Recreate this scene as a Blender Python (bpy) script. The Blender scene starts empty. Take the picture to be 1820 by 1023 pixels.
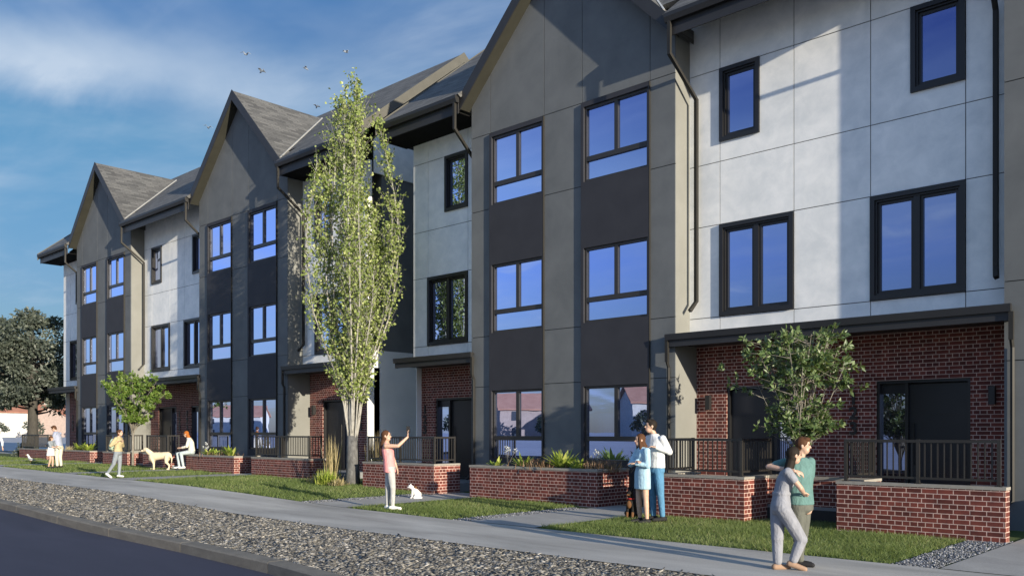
import bpy, bmesh, math, random
import numpy as np
from mathutils import Vector, Matrix, Quaternion
R = math.radians
sc = bpy.context.scene
COL = sc.collection

# ------------------------------------------------------------------ camera
cd = bpy.data.cameras.new("camera"); cam = bpy.data.objects.new("camera", cd); COL.objects.link(cam)
cam.location = (0, 0, 1.6); cam.rotation_euler = (R(90), 0, R(43.12))
cd.sensor_width = 36; cd.lens = 30.56; cd.shift_y = 0.1404; cd.clip_end = 5000
sc.camera = cam
# ------------------------------------------------------------------ light
SUN_AZ, SUN_EL = 101.1, 11.0           # clockwise from +Y, elevation
sv = Vector((math.sin(R(SUN_AZ)) * math.cos(R(SUN_EL)), math.cos(R(SUN_AZ)) * math.cos(R(SUN_EL)), math.sin(R(SUN_EL))))
sl = bpy.data.lights.new("sun", 'SUN'); sl.energy = 4.25; sl.angle = R(0.5); sl.color = (1.0, 0.885, 0.70)
so = bpy.data.objects.new("sun", sl); COL.objects.link(so); so.rotation_euler = sv.to_track_quat('Z', 'Y').to_euler()
sc.view_settings.view_transform = 'Standard'; sc.view_settings.look = 'None'
sc.view_settings.exposure = 0.95; sc.view_settings.gamma = 1

w = bpy.data.worlds.new("World"); sc.world = w; w.use_nodes = True
def build_world():
    nt = w.node_tree; N = nt.nodes; L = nt.links
    N.clear()
    out = N.new('ShaderNodeOutputWorld'); bg = N.new('ShaderNodeBackground'); bg.inputs[1].default_value = 0.095
    sky = N.new('ShaderNodeTexSky'); sky.sky_type = 'NISHITA'; sky.sun_disc = False
    sky.sun_elevation = R(SUN_EL); sky.sun_rotation = R(SUN_AZ)
    sky.air_density = 1.15; sky.dust_density = 0.35; sky.ozone_density = 2.2
    tc = N.new('ShaderNodeTexCoord'); sep = N.new('ShaderNodeSeparateXYZ'); L.new(tc.outputs['Generated'], sep.inputs[0])
    def m(op, a, b=None, c=None, clamp=False):
        n = N.new('ShaderNodeMath'); n.operation = op; n.use_clamp = clamp
        for i, v in enumerate((a, b, c)):
            if v is None: continue
            if isinstance(v, (int, float)): n.inputs[i].default_value = v
            else: L.new(v, n.inputs[i])
        return n.outputs[0]
    def sm(v, a, b):
        n = N.new('ShaderNodeMapRange'); n.interpolation_type = 'SMOOTHSTEP'
        L.new(v, n.inputs[0]); n.inputs[1].default_value = a; n.inputs[2].default_value = b
        return n.outputs[0]
    z = m('MAXIMUM', sep.outputs[2], 0.02)
    zz = m('ADD', z, 0.05)
    px = m('DIVIDE', sep.outputs[0], z); py = m('DIVIDE', sep.outputs[1], z)
    cx = m('DIVIDE', sep.outputs[0], zz); cy = m('DIVIDE', sep.outputs[1], zz)
    def noise(sx, sy, rot, scale, detail, rough, off):
        cmb = N.new('ShaderNodeCombineXYZ'); L.new(cx, cmb.inputs[0]); L.new(cy, cmb.inputs[1])
        mp = N.new('ShaderNodeMapping'); L.new(cmb.outputs[0], mp.inputs[0])
        mp.inputs['Rotation'].default_value = (0, 0, rot); mp.inputs['Scale'].default_value = (sx, sy, 1); mp.inputs['Location'].default_value = (off, off * .7, off)
        n = N.new('ShaderNodeTexNoise'); L.new(mp.outputs[0], n.inputs['Vector'])
        n.inputs['Scale'].default_value = scale; n.inputs['Detail'].default_value = detail; n.inputs['Roughness'].default_value = rough
        n.inputs['Distortion'].default_value = .35
        return n.outputs['Fac']
    wisp = noise(.55, 1.9, R(-58), 1.3, 9, .58, 3.1)
    soft = noise(.8, .8, 0, .75, 6, .55, 11.7)
    # the long cirrus bank that runs across the upper left of the sky
    dn = m('ADD', m('MULTIPLY', px, .857), m('MULTIPLY', py, -.515))
    dt = m('ADD', m('MULTIPLY', px, .515), m('MULTIPLY', py, .857))
    dn = m('ADD', dn, m('MULTIPLY', m('SUBTRACT', wisp, .5), .5))
    band = m('MULTIPLY', sm(dn, -3.0, -2.58), m('SUBTRACT', 1, sm(dn, -2.62, -2.2)))
    band = m('MULTIPLY', band, m('SUBTRACT', 1, sm(dt, -.55, .2)))
    band = m('MULTIPLY', band, m('ADD', .55, m('MULTIPLY', wisp, .75)))
    gen = m('MULTIPLY', sm(soft, .44, .7), m('ADD', .25, m('MULTIPLY', wisp, .7)))
    thin = m('MULTIPLY', sm(wisp, .48, .8), .28)
    puff = m('MULTIPLY', sm(noise(1, 1, 0, 1.9, 7, .55, 5.3), .55, .72), m('SUBTRACT', 1, sm(sep.outputs[2], .2, .36)))
    puff = m('MULTIPLY', puff, m('SUBTRACT', .8, m('MULTIPLY', sm(sep.outputs[1], -.3, 0), .8)))
    gen = m('ADD', gen, puff)
    mask = m('ADD', m('ADD', m('MULTIPLY', band, .84), m('MULTIPLY', gen, .8)), thin, clamp=True)
    mask = m('MULTIPLY', mask, .9)
    mix = N.new('ShaderNodeMix'); mix.data_type = 'RGBA'
    L.new(mask, mix.inputs[0])
    tint = N.new('ShaderNodeMix'); tint.data_type = 'RGBA'; tint.blend_type = 'MULTIPLY'; tint.inputs[0].default_value = 1
    # clear deep blue over the houses, brighter towards the open side of the street
    rp = N.new('ShaderNodeValToRGB'); L.new(sep.outputs[2], rp.inputs[0]); e = rp.color_ramp.elements
    for p_, c_ in ((1, (2.1, 2.0, 2.0)), (0, (.26, .35, .58)), (.07, (.28, .37, .56)), (.146, (.32, .41, .58)), (.305, (.33, .53, .65)), (.41, (.08, .36, .64)), (.50, (.2, .5, .8)), (.64, (1.0, 1.05, 1.15))):
        q_ = e[0] if p_ == 0 else (e[1] if p_ == 1 else e.new(p_)); q_.position = p_; q_.color = (*c_, 1)
    side = N.new('ShaderNodeMix'); side.data_type = 'RGBA'; L.new(sm(sep.outputs[1], -.35, .2), side.inputs[0])
    rb = N.new('ShaderNodeValToRGB'); L.new(sep.outputs[2], rb.inputs[0]); e = rb.color_ramp.elements
    for p_, c_ in ((1, (2.3, 2.25, 2.25)), (0, (.45, .52, .85)), (.12, (.72, .76, 1.05)), (.19, (.82, .84, 1.32)), (.28, (1.28, 1.12, 1.18)), (.40, (.14, .24, .72)), (.62, (2.1, 2.1, 2.2))):
        q_ = e[0] if p_ == 0 else (e[1] if p_ == 1 else e.new(p_)); q_.position = p_; q_.color = (*c_, 1)
    L.new(rb.outputs[0], side.inputs[6]); L.new(rp.outputs[0], side.inputs[7])
    L.new(sky.outputs[0], tint.inputs[6]); L.new(side.outputs[2], tint.inputs[7])
    L.new(tint.outputs[2], mix.inputs[6]); mix.inputs[7].default_value = (3.1, 3.7, 4.5, 1)
    L.new(mix.outputs[2], bg.inputs[0]); L.new(bg.outputs[0], out.inputs[0])
build_world()

# ------------------------------------------------------------------ ground height: level in front, rising a little to the left
GXx = [-2000, -80, -47, -38.4, -26.4, -22, -19, -15.5, -12, 2000]
GXz = [.36, .35, .32, .30, .215, .19, .13, .03, 0, 0]
def g(x): return float(np.interp(x, GXx, GXz))

# ------------------------------------------------------------------ materials
def new_mat(name):
    m = bpy.data.materials.new(name); m.use_nodes = True
    nt = m.node_tree; b = nt.nodes['Principled BSDF']
    return m, nt, b
def lin(nt, node_out, sock): nt.links.new(node_out, sock)
def coords(nt, kind='UV', scale=(1, 1, 1), rot=(0, 0, 0)):
    tc = nt.nodes.new('ShaderNodeTexCoord'); mp = nt.nodes.new('ShaderNodeMapping')
    nt.links.new(tc.outputs[kind], mp.inputs[0]); mp.inputs['Scale'].default_value = scale; mp.inputs['Rotation'].default_value = rot
    return mp.outputs[0]
def noise(nt, vec, scale, detail=4, rough=.55, dist=0):
    n = nt.nodes.new('ShaderNodeTexNoise'); nt.links.new(vec, n.inputs['Vector'])
    n.inputs['Scale'].default_value = scale; n.inputs['Detail'].default_value = detail
    n.inputs['Roughness'].default_value = rough; n.inputs['Distortion'].default_value = dist
    return n.outputs['Fac']
def ramp(nt, fac, stops, interp='LINEAR'):
    r = nt.nodes.new('ShaderNodeValToRGB'); nt.links.new(fac, r.inputs[0]); r.color_ramp.interpolation = interp
    e = r.color_ramp.elements
    while len(e) < len(stops): e.new(.5)
    for i, (p, c) in enumerate(stops):
        e[i].position = p; e[i].color = (*c, 1) if len(c) == 3 else c
    return r.outputs[0]
def bump(nt, b, h, strength, dist=.01):
    n = nt.nodes.new('ShaderNodeBump'); nt.links.new(h, n.inputs['Height']); n.inputs['Strength'].default_value = strength; n.inputs['Distance'].default_value = dist
    nt.links.new(n.outputs[0], b.inputs['Normal'])
def mixc(nt, f, a, b, mode='MIX'):
    n = nt.nodes.new('ShaderNodeMix'); n.data_type = 'RGBA'; n.blend_type = mode
    for s, v in ((0, f), (6, a), (7, b)):
        if isinstance(v, (int, float)): n.inputs[s].default_value = v
        elif isinstance(v, tuple): n.inputs[s].default_value = (*v, 1) if len(v) == 3 else v
        else: nt.links.new(v, n.inputs[s])
    return n.outputs[2]

M = {}
def mottled(name, c1, c2, scale=3, rough=.7, fine=60, bs=.15, kind='Object', sc3=(1, 1, 1), spec=.4, detail=6):
    m, nt, b = new_mat(name)
    v = coords(nt, kind, sc3)
    n1 = noise(nt, v, scale, detail, .62, .3)
    col = ramp(nt, n1, [(.32, c1), (.68, c2)])
    lin(nt, col, b.inputs['Base Color']); b.inputs['Roughness'].default_value = rough
    b.inputs['Specular IOR Level'].default_value = spec
    if bs: bump(nt, b, noise(nt, v, fine, 3), bs, .004)
    M[name] = m; return m
def plain(name, c, rough=.5, metal=0, spec=.5, var=.12):
    m, nt, b = new_mat(name)
    v = coords(nt, 'Object'); n = noise(nt, v, 2.3, 5)
    col = ramp(nt, n, [(.3, tuple(x * (1 - var) for x in c)), (.7, tuple(min(1, x * (1 + var)) for x in c))])
    lin(nt, col, b.inputs['Base Color'])
    b.inputs['Roughness'].default_value = rough; b.inputs['Metallic'].default_value = metal; b.inputs['Specular IOR Level'].default_value = spec
    M[name] = m; return m

mottled('white_stucco', (.69, .715, .72), (.87, .875, .86), 2.4, .85, 90, .14, spec=.2, detail=10)
mottled('grey_stucco', (.114, .123, .128), (.152, .161, .165), 1.1, .85, 110, .18, spec=.25)
mottled('return_stucco', (.185, .188, .175), (.215, .218, .205), 1.1, .85, 110, .15, spec=.2)
mottled('spandrel', (.030, .031, .038), (.037, .038, .046), 2, .7, 80, .05, spec=.3)
mottled('side_stucco', (.66, .69, .70), (.76, .78, .79), 1.1, .85, 110, .15, spec=.2)
plain('joint_dark', (.045, .047, .05), .9)
plain('core_dark', (.03, .03, .03), .9)
plain('dark_metal', (.018, .018, .019), .45, spec=.45)
plain('fascia_metal', (.024, .0245, .027), .5, spec=.4)
plain('bronze_metal', (.024, .023, .021), .55, spec=.25)
plain('soffit_board', (.036, .036, .029), .8, spec=.2)
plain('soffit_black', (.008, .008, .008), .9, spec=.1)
plain('window_frame_dark', (.012, .012, .013), .4, spec=.5)
plain('window_frame_bronze', (.026, .024, .022), .42, spec=.5)
plain('door_paint', (.014, .015, .019), .35, spec=.4)
plain('rake_brown', (.085, .083, .072), .75)
plain('flashing', (.55, .55, .53), .45, metal=.4)
plain('rail_metal', (.022, .020, .018), .42, spec=.5)
mottled('concrete_cap', (.24, .225, .20), (.31, .29, .255), 5, .85, 70, .2)
mottled('porch_slab', (.15, .16, .17), (.22, .225, .23), 2, .8, 60, .15)
plain('mortar_pale', (.5, .47, .43), .9)
plain('riser_shade', (.02, .02, .022), .8)  # near-black colour stands in for shadow on the step front
plain('number_black', (.012, .012, .012), .4)

def m_glass():
    m, nt, b = new_mat('window_glass'); N = nt.nodes; L = nt.links
    out = N['Material Output']
    gl = N.new('ShaderNodeBsdfGlossy'); gl.inputs['Roughness'].default_value = .004; gl.inputs['Color'].default_value = (.51, .63, 1.0, 1)
    v = coords(nt, 'Object'); n = noise(nt, v, .9, 2)
    bp = N.new('ShaderNodeBump'); L.new(n, bp.inputs['Height']); bp.inputs['Strength'].default_value = .02; bp.inputs['Distance'].default_value = .05
    L.new(bp.outputs[0], gl.inputs['Normal'])
    b.inputs['Base Color'].default_value = (.012, .014, .02, 1); b.inputs['Roughness'].default_value = .3
    mx = N.new('ShaderNodeMixShader'); lw = N.new('ShaderNodeLayerWeight'); mr = N.new('ShaderNodeMapRange'); L.new(lw.outputs['Facing'], mr.inputs[0])
    mr.inputs[1].default_value = .02; mr.inputs[2].default_value = .3; mr.inputs[3].default_value = .42; mr.inputs[4].default_value = .95; L.new(mr.outputs[0], mx.inputs[0])
    L.new(b.outputs[0], mx.inputs[1]); L.new(gl.outputs[0], mx.inputs[2]); L.new(mx.outputs[0], out.inputs[0])
    M['window_glass'] = m
m_glass()

def m_brick():
    m, nt, b = new_mat('red_brick'); N = nt.nodes; L = nt.links
    v = coords(nt, 'UV')
    br = N.new('ShaderNodeTexBrick'); L.new(v, br.inputs['Vector'])
    br.inputs['Scale'].default_value = 1.0; br.inputs['Brick Width'].default_value = .226; br.inputs['Row Height'].default_value = .0735
    br.inputs['Mortar Size'].default_value = .0062; br.inputs['Mortar Smooth'].default_value = .12; br.inputs['Bias'].default_value = -.1
    br.offset = .5; br.offset_frequency = 2; br.squash = .5; br.squash_frequency = 2
    br.inputs['Color1'].default_value = (.098, .030, .025, 1); br.inputs['Color2'].default_value = (.19, .052, .040, 1)
    br.inputs['Mortar'].default_value = (.56, .425, .375, 1)
    n = noise(nt, v, 5, 7, .7)
    c = mixc(nt, ramp(nt, n, [(.3, (0, 0, 0)), (.7, (1, 1, 1))]), (.55, .58, .62), (1.4, 1.28, 1.2))
    col = mixc(nt, .8, br.outputs['Color'], c, 'MULTIPLY')
    L.new(col, b.inputs['Base Color']); b.inputs['Roughness'].default_value = .85; b.inputs['Specular IOR Level'].default_value = .25
    n2 = noise(nt, v, 120, 3)
    hm = N.new('ShaderNodeMath'); hm.operation = 'MULTIPLY_ADD'; L.new(br.outputs['Fac'], hm.inputs[0]); hm.inputs[1].default_value = -1; 
    L.new(n2, hm.inputs[2])
    bump(nt, b, hm.outputs[0], .5, .005)
    M['red_brick'] = m
m_brick()

def m_roof():
    m, nt, b = new_mat('roof_shingle'); N = nt.nodes; L = nt.links
    v = coords(nt, 'UV')
    br = N.new('ShaderNodeTexBrick'); L.new(v, br.inputs['Vector'])
    br.inputs['Brick Width'].default_value = .42; br.inputs['Row Height'].default_value = .13; br.inputs['Scale'].default_value = 1
    br.inputs['Mortar Size'].default_value = .008; br.inputs['Mortar Smooth'].default_value = .6; br.offset = .37; br.inputs['Bias'].default_value = 0
    br.inputs['Color1'].default_value = (.066, .067, .069, 1); br.inputs['Color2'].default_value = (.122, .123, .124, 1); br.inputs['Mortar'].default_value = (.032, .031, .03, 1)
    n = noise(nt, coords(nt, 'UV', (.6, 2.4, 1)), 1.6, 6, .65)
    col = mixc(nt, .85, br.outputs['Color'], mixc(nt, n, (.55, .56, .6), (1.5, 1.48, 1.4)), 'MULTIPLY')
    L.new(col, b.inputs['Base Color']); b.inputs['Roughness'].default_value = .8; b.inputs['Specular IOR Level'].default_value = .35
    bump(nt, b, br.outputs['Fac'], -.5, .008)
    M['roof_shingle'] = m
m_roof()

def m_ground(name, stops, scale, stretch=(1, 1, 1), fine=40, bs=.2, rough=.9, extra=None, spec=.3):
    m, nt, b = new_mat(name)
    v = coords(nt, 'Object', stretch)
    n1 = noise(nt, v, scale, 8, .62, .4); n2 = noise(nt, coords(nt, 'Object'), fine, 4, .7)
    col = ramp(nt, n1, stops)
    col = mixc(nt, .55, col, ramp(nt, n2, [(.25, (.62, .62, .62)), (.75, (1.3, 1.3, 1.3))]), 'MULTIPLY')
    lin(nt, col, b.inputs['Base Color']); b.inputs['Roughness'].default_value = rough; b.inputs['Specular IOR Level'].default_value = spec
    bump(nt, b, n2, bs, .006)
    M[name] = m; return m
m_ground('sidewalk_concrete', [(.28, (.25, .242, .225)), (.5, (.38, .366, .342)), (.72, (.50, .484, .45))], .9, (.35, 1.5, 1), 55, .15)
m_ground('path_concrete', [(.3, (.27, .265, .255)), (.7, (.37, .36, .345))], 1.2, (1, 1, 1), 55, .12)
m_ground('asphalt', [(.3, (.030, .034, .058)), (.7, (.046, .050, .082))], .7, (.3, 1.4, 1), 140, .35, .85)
m_ground('kerb_concrete', [(.3, (.13, .12, .105)), (.7, (.20, .185, .16))], 2.5, (1, 1, 3), 60, .25)
m_ground('verge_soil', [(.3, (.06, .056, .052)), (.7, (.14, .13, .118))], 8, (1, 1, 1), 90, .6)
m_ground('plaza_paving', [(.3, (.34, .345, .375)), (.7, (.43, .435, .46))], .05, (1, 1, 1), 3, .05)
m_ground('lawn_soil', [(.3, (.045, .07, .018)), (.7, (.08, .11, .03))], 3, (1, 1, 1), 60, .4)
m_ground('earth', [(.3, (.10, .10, .06)), (.7, (.16, .15, .09))], .02, (1, 1, 1), .8, .1)
m_ground('hill_grass', [(.3, (.13, .15, .06)), (.55, (.22, .21, .09)), (.75, (.30, .26, .13))], .018, (1, 1, 1), .25, .3)
m_ground('planter_soil', [(.3, (.03, .022, .016)), (.7, (.06, .045, .03))], 6, (1, 1, 1), 60, .5)

def m_var(name, stops, rough=.6, trans=0, spec=.3, bsc=None):
    """colour picked per leaf / blade / stone from its own random value"""
    m, nt, b = new_mat(name); N = nt.nodes; L = nt.links
    a = N.new('ShaderNodeAttribute'); a.attribute_name = 'var'
    col = ramp(nt, a.outputs['Fac'], stops)
    L.new(col, b.inputs['Base Color']); b.inputs['Roughness'].default_value = rough; b.inputs['Specular IOR Level'].default_value = spec
    if trans:
        t = N.new('ShaderNodeBsdfTranslucent'); L.new(mixc(nt, .5, col, (.5, .6, .1), 'MIX'), t.inputs[0])
        mx = N.new('ShaderNodeMixShader'); mx.inputs[0].default_value = trans
        L.new(b.outputs[0], mx.inputs[1]); L.new(t.outputs[0], mx.inputs[2]); L.new(mx.outputs[0], N['Material Output'].inputs[0])
    M[name] = m; return m
m_var('grass_blade', [(0, (.065, .10, .026)), (.5, (.135, .185, .06)), (.85, (.23, .265, .105)), (1, (.36, .33, .19))], .55, .3)
m_var('birch_leaf', [(0, (.10, .145, .032)), (.5, (.235, .30, .085)), (1, (.47, .50, .22))], .5, .25, .4)
m_var('shrub_leaf', [(0, (.045, .082, .03)), (.5, (.085, .14, .048)), (1, (.22, .27, .13))], .42, .18, .5)
m_var('young_leaf', [(0, (.06, .12, .02)), (.5, (.12, .20, .035)), (1, (.24, .30, .08))], .45, .25, .45)
m_var('dark_leaf', [(0, (.04, .052, .042)), (.6, (.082, .098, .08)), (1, (.18, .20, .165))], .5, .12, .4)
m_var('fern_leaf', [(0, (.13, .21, .035)), (.5, (.30, .38, .06)), (1, (.52, .55, .16))], .45, .3, .4)
m_var('heather_leaf', [(0, (.10, .05, .035)), (.5, (.20, .12, .075)), (1, (.33, .25, .17))], .7, .15)
m_var('straw_leaf', [(0, (.22, .17, .08)), (.5, (.38, .31, .17)), (1, (.55, .48, .30))], .7, .25)
m_var('white_flower', [(0, (.35, .38, .4)), (1, (.8, .82, .84))], .6, .2)
m_var('pebble', [(0, (.065, .063, .06)), (.5, (.14, .135, .125)), (.85, (.235, .226, .208)), (1, (.40, .385, .36))], .8)
m_var('gravel_stone', [(0, (.07, .073, .085)), (.5, (.15, .155, .17)), (1, (.32, .33, .35))], .8)
def m_bark(name, stops, sc3, scale):
    m, nt, b = new_mat(name); v = coords(nt, 'Object', sc3); n = noise(nt, v, scale, 6, .65, .5)
    lin(nt, ramp(nt, n, stops), b.inputs['Base Color']); b.inputs['Roughness'].default_value = .85
    bump(nt, b, n, .5, .01); M[name] = m
m_bark('birch_bark', [(.3, (.10, .095, .085)), (.45, (.27, .262, .24)), (.7, (.42, .41, .38))], (3, 3, 1.2), 5)
m_bark('birch_shaded_bark', [(.3, (.05, .05, .05)), (.6, (.13, .13, .128)), (.8, (.28, .28, .27))], (3, 3, 1.5), 4)  # birch bark darkened: the shade on the lower trunk is in its colour
m_bark('grey_bark', [(.3, (.13, .115, .095)), (.7, (.30, .28, .24))], (4, 4, 1), 6)
m_bark('dark_bark', [(.3, (.03, .028, .025)), (.7, (.07, .065, .055))], (4, 4, 1), 3)
def cloth(name, c, var=.14, rough=.85, bs=.5, scale=16):
    m, nt, b = new_mat(name); v = coords(nt, 'Object', (1, 1, .55)); n = noise(nt, v, scale, 4, .55, .8)
    lin(nt, ramp(nt, n, [(.3, tuple(x * (1 - var) for x in c)), (.7, tuple(min(1, x * (1 + var)) for x in c))]), b.inputs['Base Color'])
    b.inputs['Roughness'].default_value = rough; b.inputs['Specular IOR Level'].default_value = .2
    bump(nt, b, n, bs, .03); M[name] = m
def skinm(name, c):
    m, nt, b = new_mat(name); v = coords(nt, 'Object'); n = noise(nt, v, 22, 3)
    lin(nt, ramp(nt, n, [(.3, tuple(x * .93 for x in c)), (.7, tuple(min(1, x * 1.05) for x in c))]), b.inputs['Base Color'])
    b.inputs['Roughness'].default_value = .5; b.inputs['Subsurface Weight'].default_value = .12; b.inputs['Subsurface Radius'].default_value = (.012, .005, .003); M[name] = m
skinm('skin_light', (.50, .33, .245)); skinm('skin_tan', (.47, .29, .20))
for n_, c_ in dict(jumpsuit_grey=(.245, .255, .29), tee_teal=(.10, .19, .182), trousers_olive=(.11, .115, .10), dress_blue=(.33, .50, .62), sweater_white=(.60, .62, .64),
                   jeans_blue=(.085, .22, .37), tank_pink=(.72, .29, .29), leggings_grey=(.40, .405, .40), cream_knit=(.66, .61, .52), jeans_pale=(.38, .44, .46),
                   jacket_mustard=(.42, .345, .20), trousers_slate=(.22, .25, .28), pack_mint=(.34, .43, .33), shirt_slateblue=(.32, .35, .45), trousers_cream=(.60, .56, .46),
                   skirt_white=(.66, .64, .62), trousers_yellow=(.50, .42, .10), shirt_pale=(.56, .60, .66)).items(): cloth(n_, c_)
for n_, c_ in dict(hair_dark=(.018, .014, .011), hair_brown=(.075, .035, .018), hair_light=(.14, .085, .045), hair_red=(.33, .10, .018), shoe_dark=(.02, .02, .022), shoe_white=(.7, .7, .68), shoe_nude=(.30, .20, .14),
                   fur_cream=(.62, .52, .37), fur_white=(.72, .70, .67), fur_black=(.012, .011, .011), fur_tan=(.13, .065, .03), eye_dark=(.012, .010, .010), lip_red=(.38, .12, .10),
                   phone_black=(.02, .02, .022), feather_white=(.66, .66, .64), feather_grey=(.21, .24, .28), collar_red=(.35, .03, .03)).items(): plain(n_, c_, .7, spec=.15)
plain('house_plaster_cream', (.55, .51, .43), .9); plain('house_plaster_pink', (.42, .33, .29), .9); plain('house_plaster_white', (.62, .61, .58), .9)
mottled('roof_tile_red', (.30, .13, .085), (.40, .19, .13), .6, .85, 6, .1); mottled('roof_tile_hazed', (.42, .21, .15), (.52, .28, .2), .6, .85, 6, .1); plain('house_window', (.05, .06, .08), .3); plain('awning_blue', (.10, .38, .52), .7)  # second tile is the red one lightened, haze painted in for the mirrored houses

# ------------------------------------------------------------------ objects
def wloc(o):
    v = Vector((0, 0, 0))
    while o is not None:
        v = v + o.location; o = o.parent
    return v
def tag(o, label=None, cat=None, group=None, kind=None):
    if label: o['label'] = label
    if cat: o['category'] = cat
    if group: o['group'] = group
    if kind: o['kind'] = kind
    return o
def thing(name, label, cat, loc, group=None, rz=0):
    o = bpy.data.objects.new(name, None); COL.objects.link(o); o.location = loc; o.rotation_euler = (0, 0, rz); o.empty_display_size = .3
    return tag(o, label, cat, group)

class MB:
    def __init__(s): s.v = []; s.f = []; s.uv = {}
    def add(s, vs, fs, uvs=None):
        o = len(s.v); s.v += [tuple(p) for p in vs]
        for i, f in enumerate(fs):
            if uvs and uvs[i]: s.uv[len(s.f)] = uvs[i]
            s.f.append(tuple(o + k for k in f))
    def box(s, x0, x1, y0, y1, z0, z1):
        s.add([(x0, y0, z0), (x1, y0, z0), (x1, y1, z0), (x0, y1, z0), (x0, y0, z1), (x1, y0, z1), (x1, y1, z1), (x0, y1, z1)],
              [(0, 3, 2, 1), (4, 5, 6, 7), (0, 1, 5, 4), (1, 2, 6, 5), (2, 3, 7, 6), (3, 0, 4, 7)])
        return s
    def prism_y(s, poly, y0, y1):           # poly of (x,z), counter-clockwise seen from -Y
        n = len(poly)
        s.add([(x, y0, z) for x, z in poly] + [(x, y1, z) for x, z in poly],
              [tuple(range(n)), tuple(range(2 * n - 1, n - 1, -1))] + [(i, i + n, (i + 1) % n + n, (i + 1) % n) for i in range(n)])
        return s
    def prism_x(s, poly, x0, x1):           # poly of (y,z)
        n = len(poly)
        s.add([(x0, y, z) for y, z in poly] + [(x1, y, z) for y, z in poly],
              [tuple(range(n - 1, -1, -1)), tuple(range(n, 2 * n))] + [(i, (i + 1) % n, (i + 1) % n + n, i + n) for i in range(n)])
        return s
    def hexa(s, a, b):                      # two quads (4 points each) joined
        s.add(list(a) + list(b), [(3, 2, 1, 0), (4, 5, 6, 7), (0, 1, 5, 4), (1, 2, 6, 5), (2, 3, 7, 6), (3, 0, 4, 7)]); return s
    def tube(s, pts, rad, n=8, cap=True):
        pts = [Vector(p) for p in pts]
        if isinstance(rad, (int, float)): rad = [rad] * len(pts)
        rings = []; up = None
        for i, p in enumerate(pts):
            d = (pts[min(i + 1, len(pts) - 1)] - pts[max(i - 1, 0)]).normalized()
            if up is None: up = d.orthogonal().normalized()
            up = (up - d * up.dot(d)).normalized() if (up - d * up.dot(d)).length > 1e-6 else d.orthogonal().normalized()
            q = d.cross(up)
            rings.append([p + (up * math.cos(2 * math.pi * k / n) + q * math.sin(2 * math.pi * k / n)) * rad[i] for k in range(n)])
        o = [p for r in rings for p in r]; fs = []
        for i in range(len(pts) - 1):
            for k in range(n): fs.append((i * n + k, i * n + (k + 1) % n, (i + 1) * n + (k + 1) % n, (i + 1) * n + k))
        if cap: fs.append(tuple(range(n - 1, -1, -1))); fs.append(tuple((len(pts) - 1) * n + k for k in range(n)))
        s.add(o, fs); return s
    def rings(s, rs):                       # closed loft through equal-length rings
        n = len(rs[0]); fs = []
        for i in range(len(rs) - 1):
            for k in range(n): fs.append((i * n + k, i * n + (k + 1) % n, (i + 1) * n + (k + 1) % n, (i + 1) * n + k))
        fs.append(tuple(range(n - 1, -1, -1))); fs.append(tuple((len(rs) - 1) * n + k for k in range(n)))
        s.add([p for r in rs for p in r], fs); return s
    def ell(s, c, r, q=None, n=12, m=8):
        c = Vector(c); rs = []
        for i in range(1, m):
            t = math.pi * i / m
            rs.append([(Vector((r[0] * math.sin(t) * math.cos(2 * math.pi * k / n), r[1] * math.sin(t) * math.sin(2 * math.pi * k / n), -r[2] * math.cos(t)))) for k in range(n)])
        b = Vector((0, 0, -r[2])); tp = Vector((0, 0, r[2]))
        vs = [p for ring in rs for p in ring] + [b, tp]
        if q is not None: vs = [q @ p for p in vs]
        vs = [p + c for p in vs]; fs = []; N_ = len(vs)
        for i in range(m - 2):
            for k in range(n): fs.append((i * n + k, i * n + (k + 1) % n, (i + 1) * n + (k + 1) % n, (i + 1) * n + k))
        for k in range(n): fs.append((N_ - 2, (k + 1) % n, k)); fs.append((N_ - 1, (m - 2) * n + k, (m - 2) * n + (k + 1) % n))
        s.add(vs, fs); return s
    def limb(s, a, b, ra, rb, n=10):        # tapered capsule
        a = Vector(a); b = Vector(b); d = b - a; L = d.length
        if L < 1e-6: return s.ell(a, (ra, ra, ra))
        d = d / L; pts = []; rad = []
        for t in (-.95, -.7, -.3): pts.append(a + d * ra * t); rad.append(ra * math.sqrt(1 - t * t))
        pts.append(a + d * L * .5); rad.append((ra + rb) / 2)
        for t in (.3, .7, .95): pts.append(b + d * rb * t); rad.append(rb * math.sqrt(1 - t * t))
        s.tube(pts, rad, n); return s
    def build(s, name, mat, parent=None, smooth=False, local=False):
        me = bpy.data.meshes.new(name)
        off = Vector((0, 0, 0)) if local or parent is None else wloc(parent)
        me.from_pydata([(p[0] - off.x, p[1] - off.y, p[2] - off.z) for p in s.v], [], s.f)
        me.update()
        uvl = me.uv_layers.new(name='UVMap'); V = s.v
        buf = np.zeros(len(me.loops) * 2, 'f')
        for p in me.polygons:
            nx, ny, nz = (abs(t) for t in p.normal); cu = s.uv.get(p.index)
            for j, li in enumerate(p.loop_indices):
                if cu: u, vv = cu[j]
                else:
                    x, y, z = V[me.loops[li].vertex_index]
                    if nz > .9: u, vv = x, y
                    elif ny >= nx: u, vv = x, z
                    else: u, vv = y, z
                buf[2 * li] = u; buf[2 * li + 1] = vv
        uvl.data.foreach_set('uv', buf)
        if smooth: me.polygons.foreach_set('use_smooth', [True] * len(me.polygons))
        me.materials.append(M[mat])
        o = bpy.data.objects.new(name, me); COL.objects.link(o)
        if parent is not None: o.parent = parent
        return o

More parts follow.
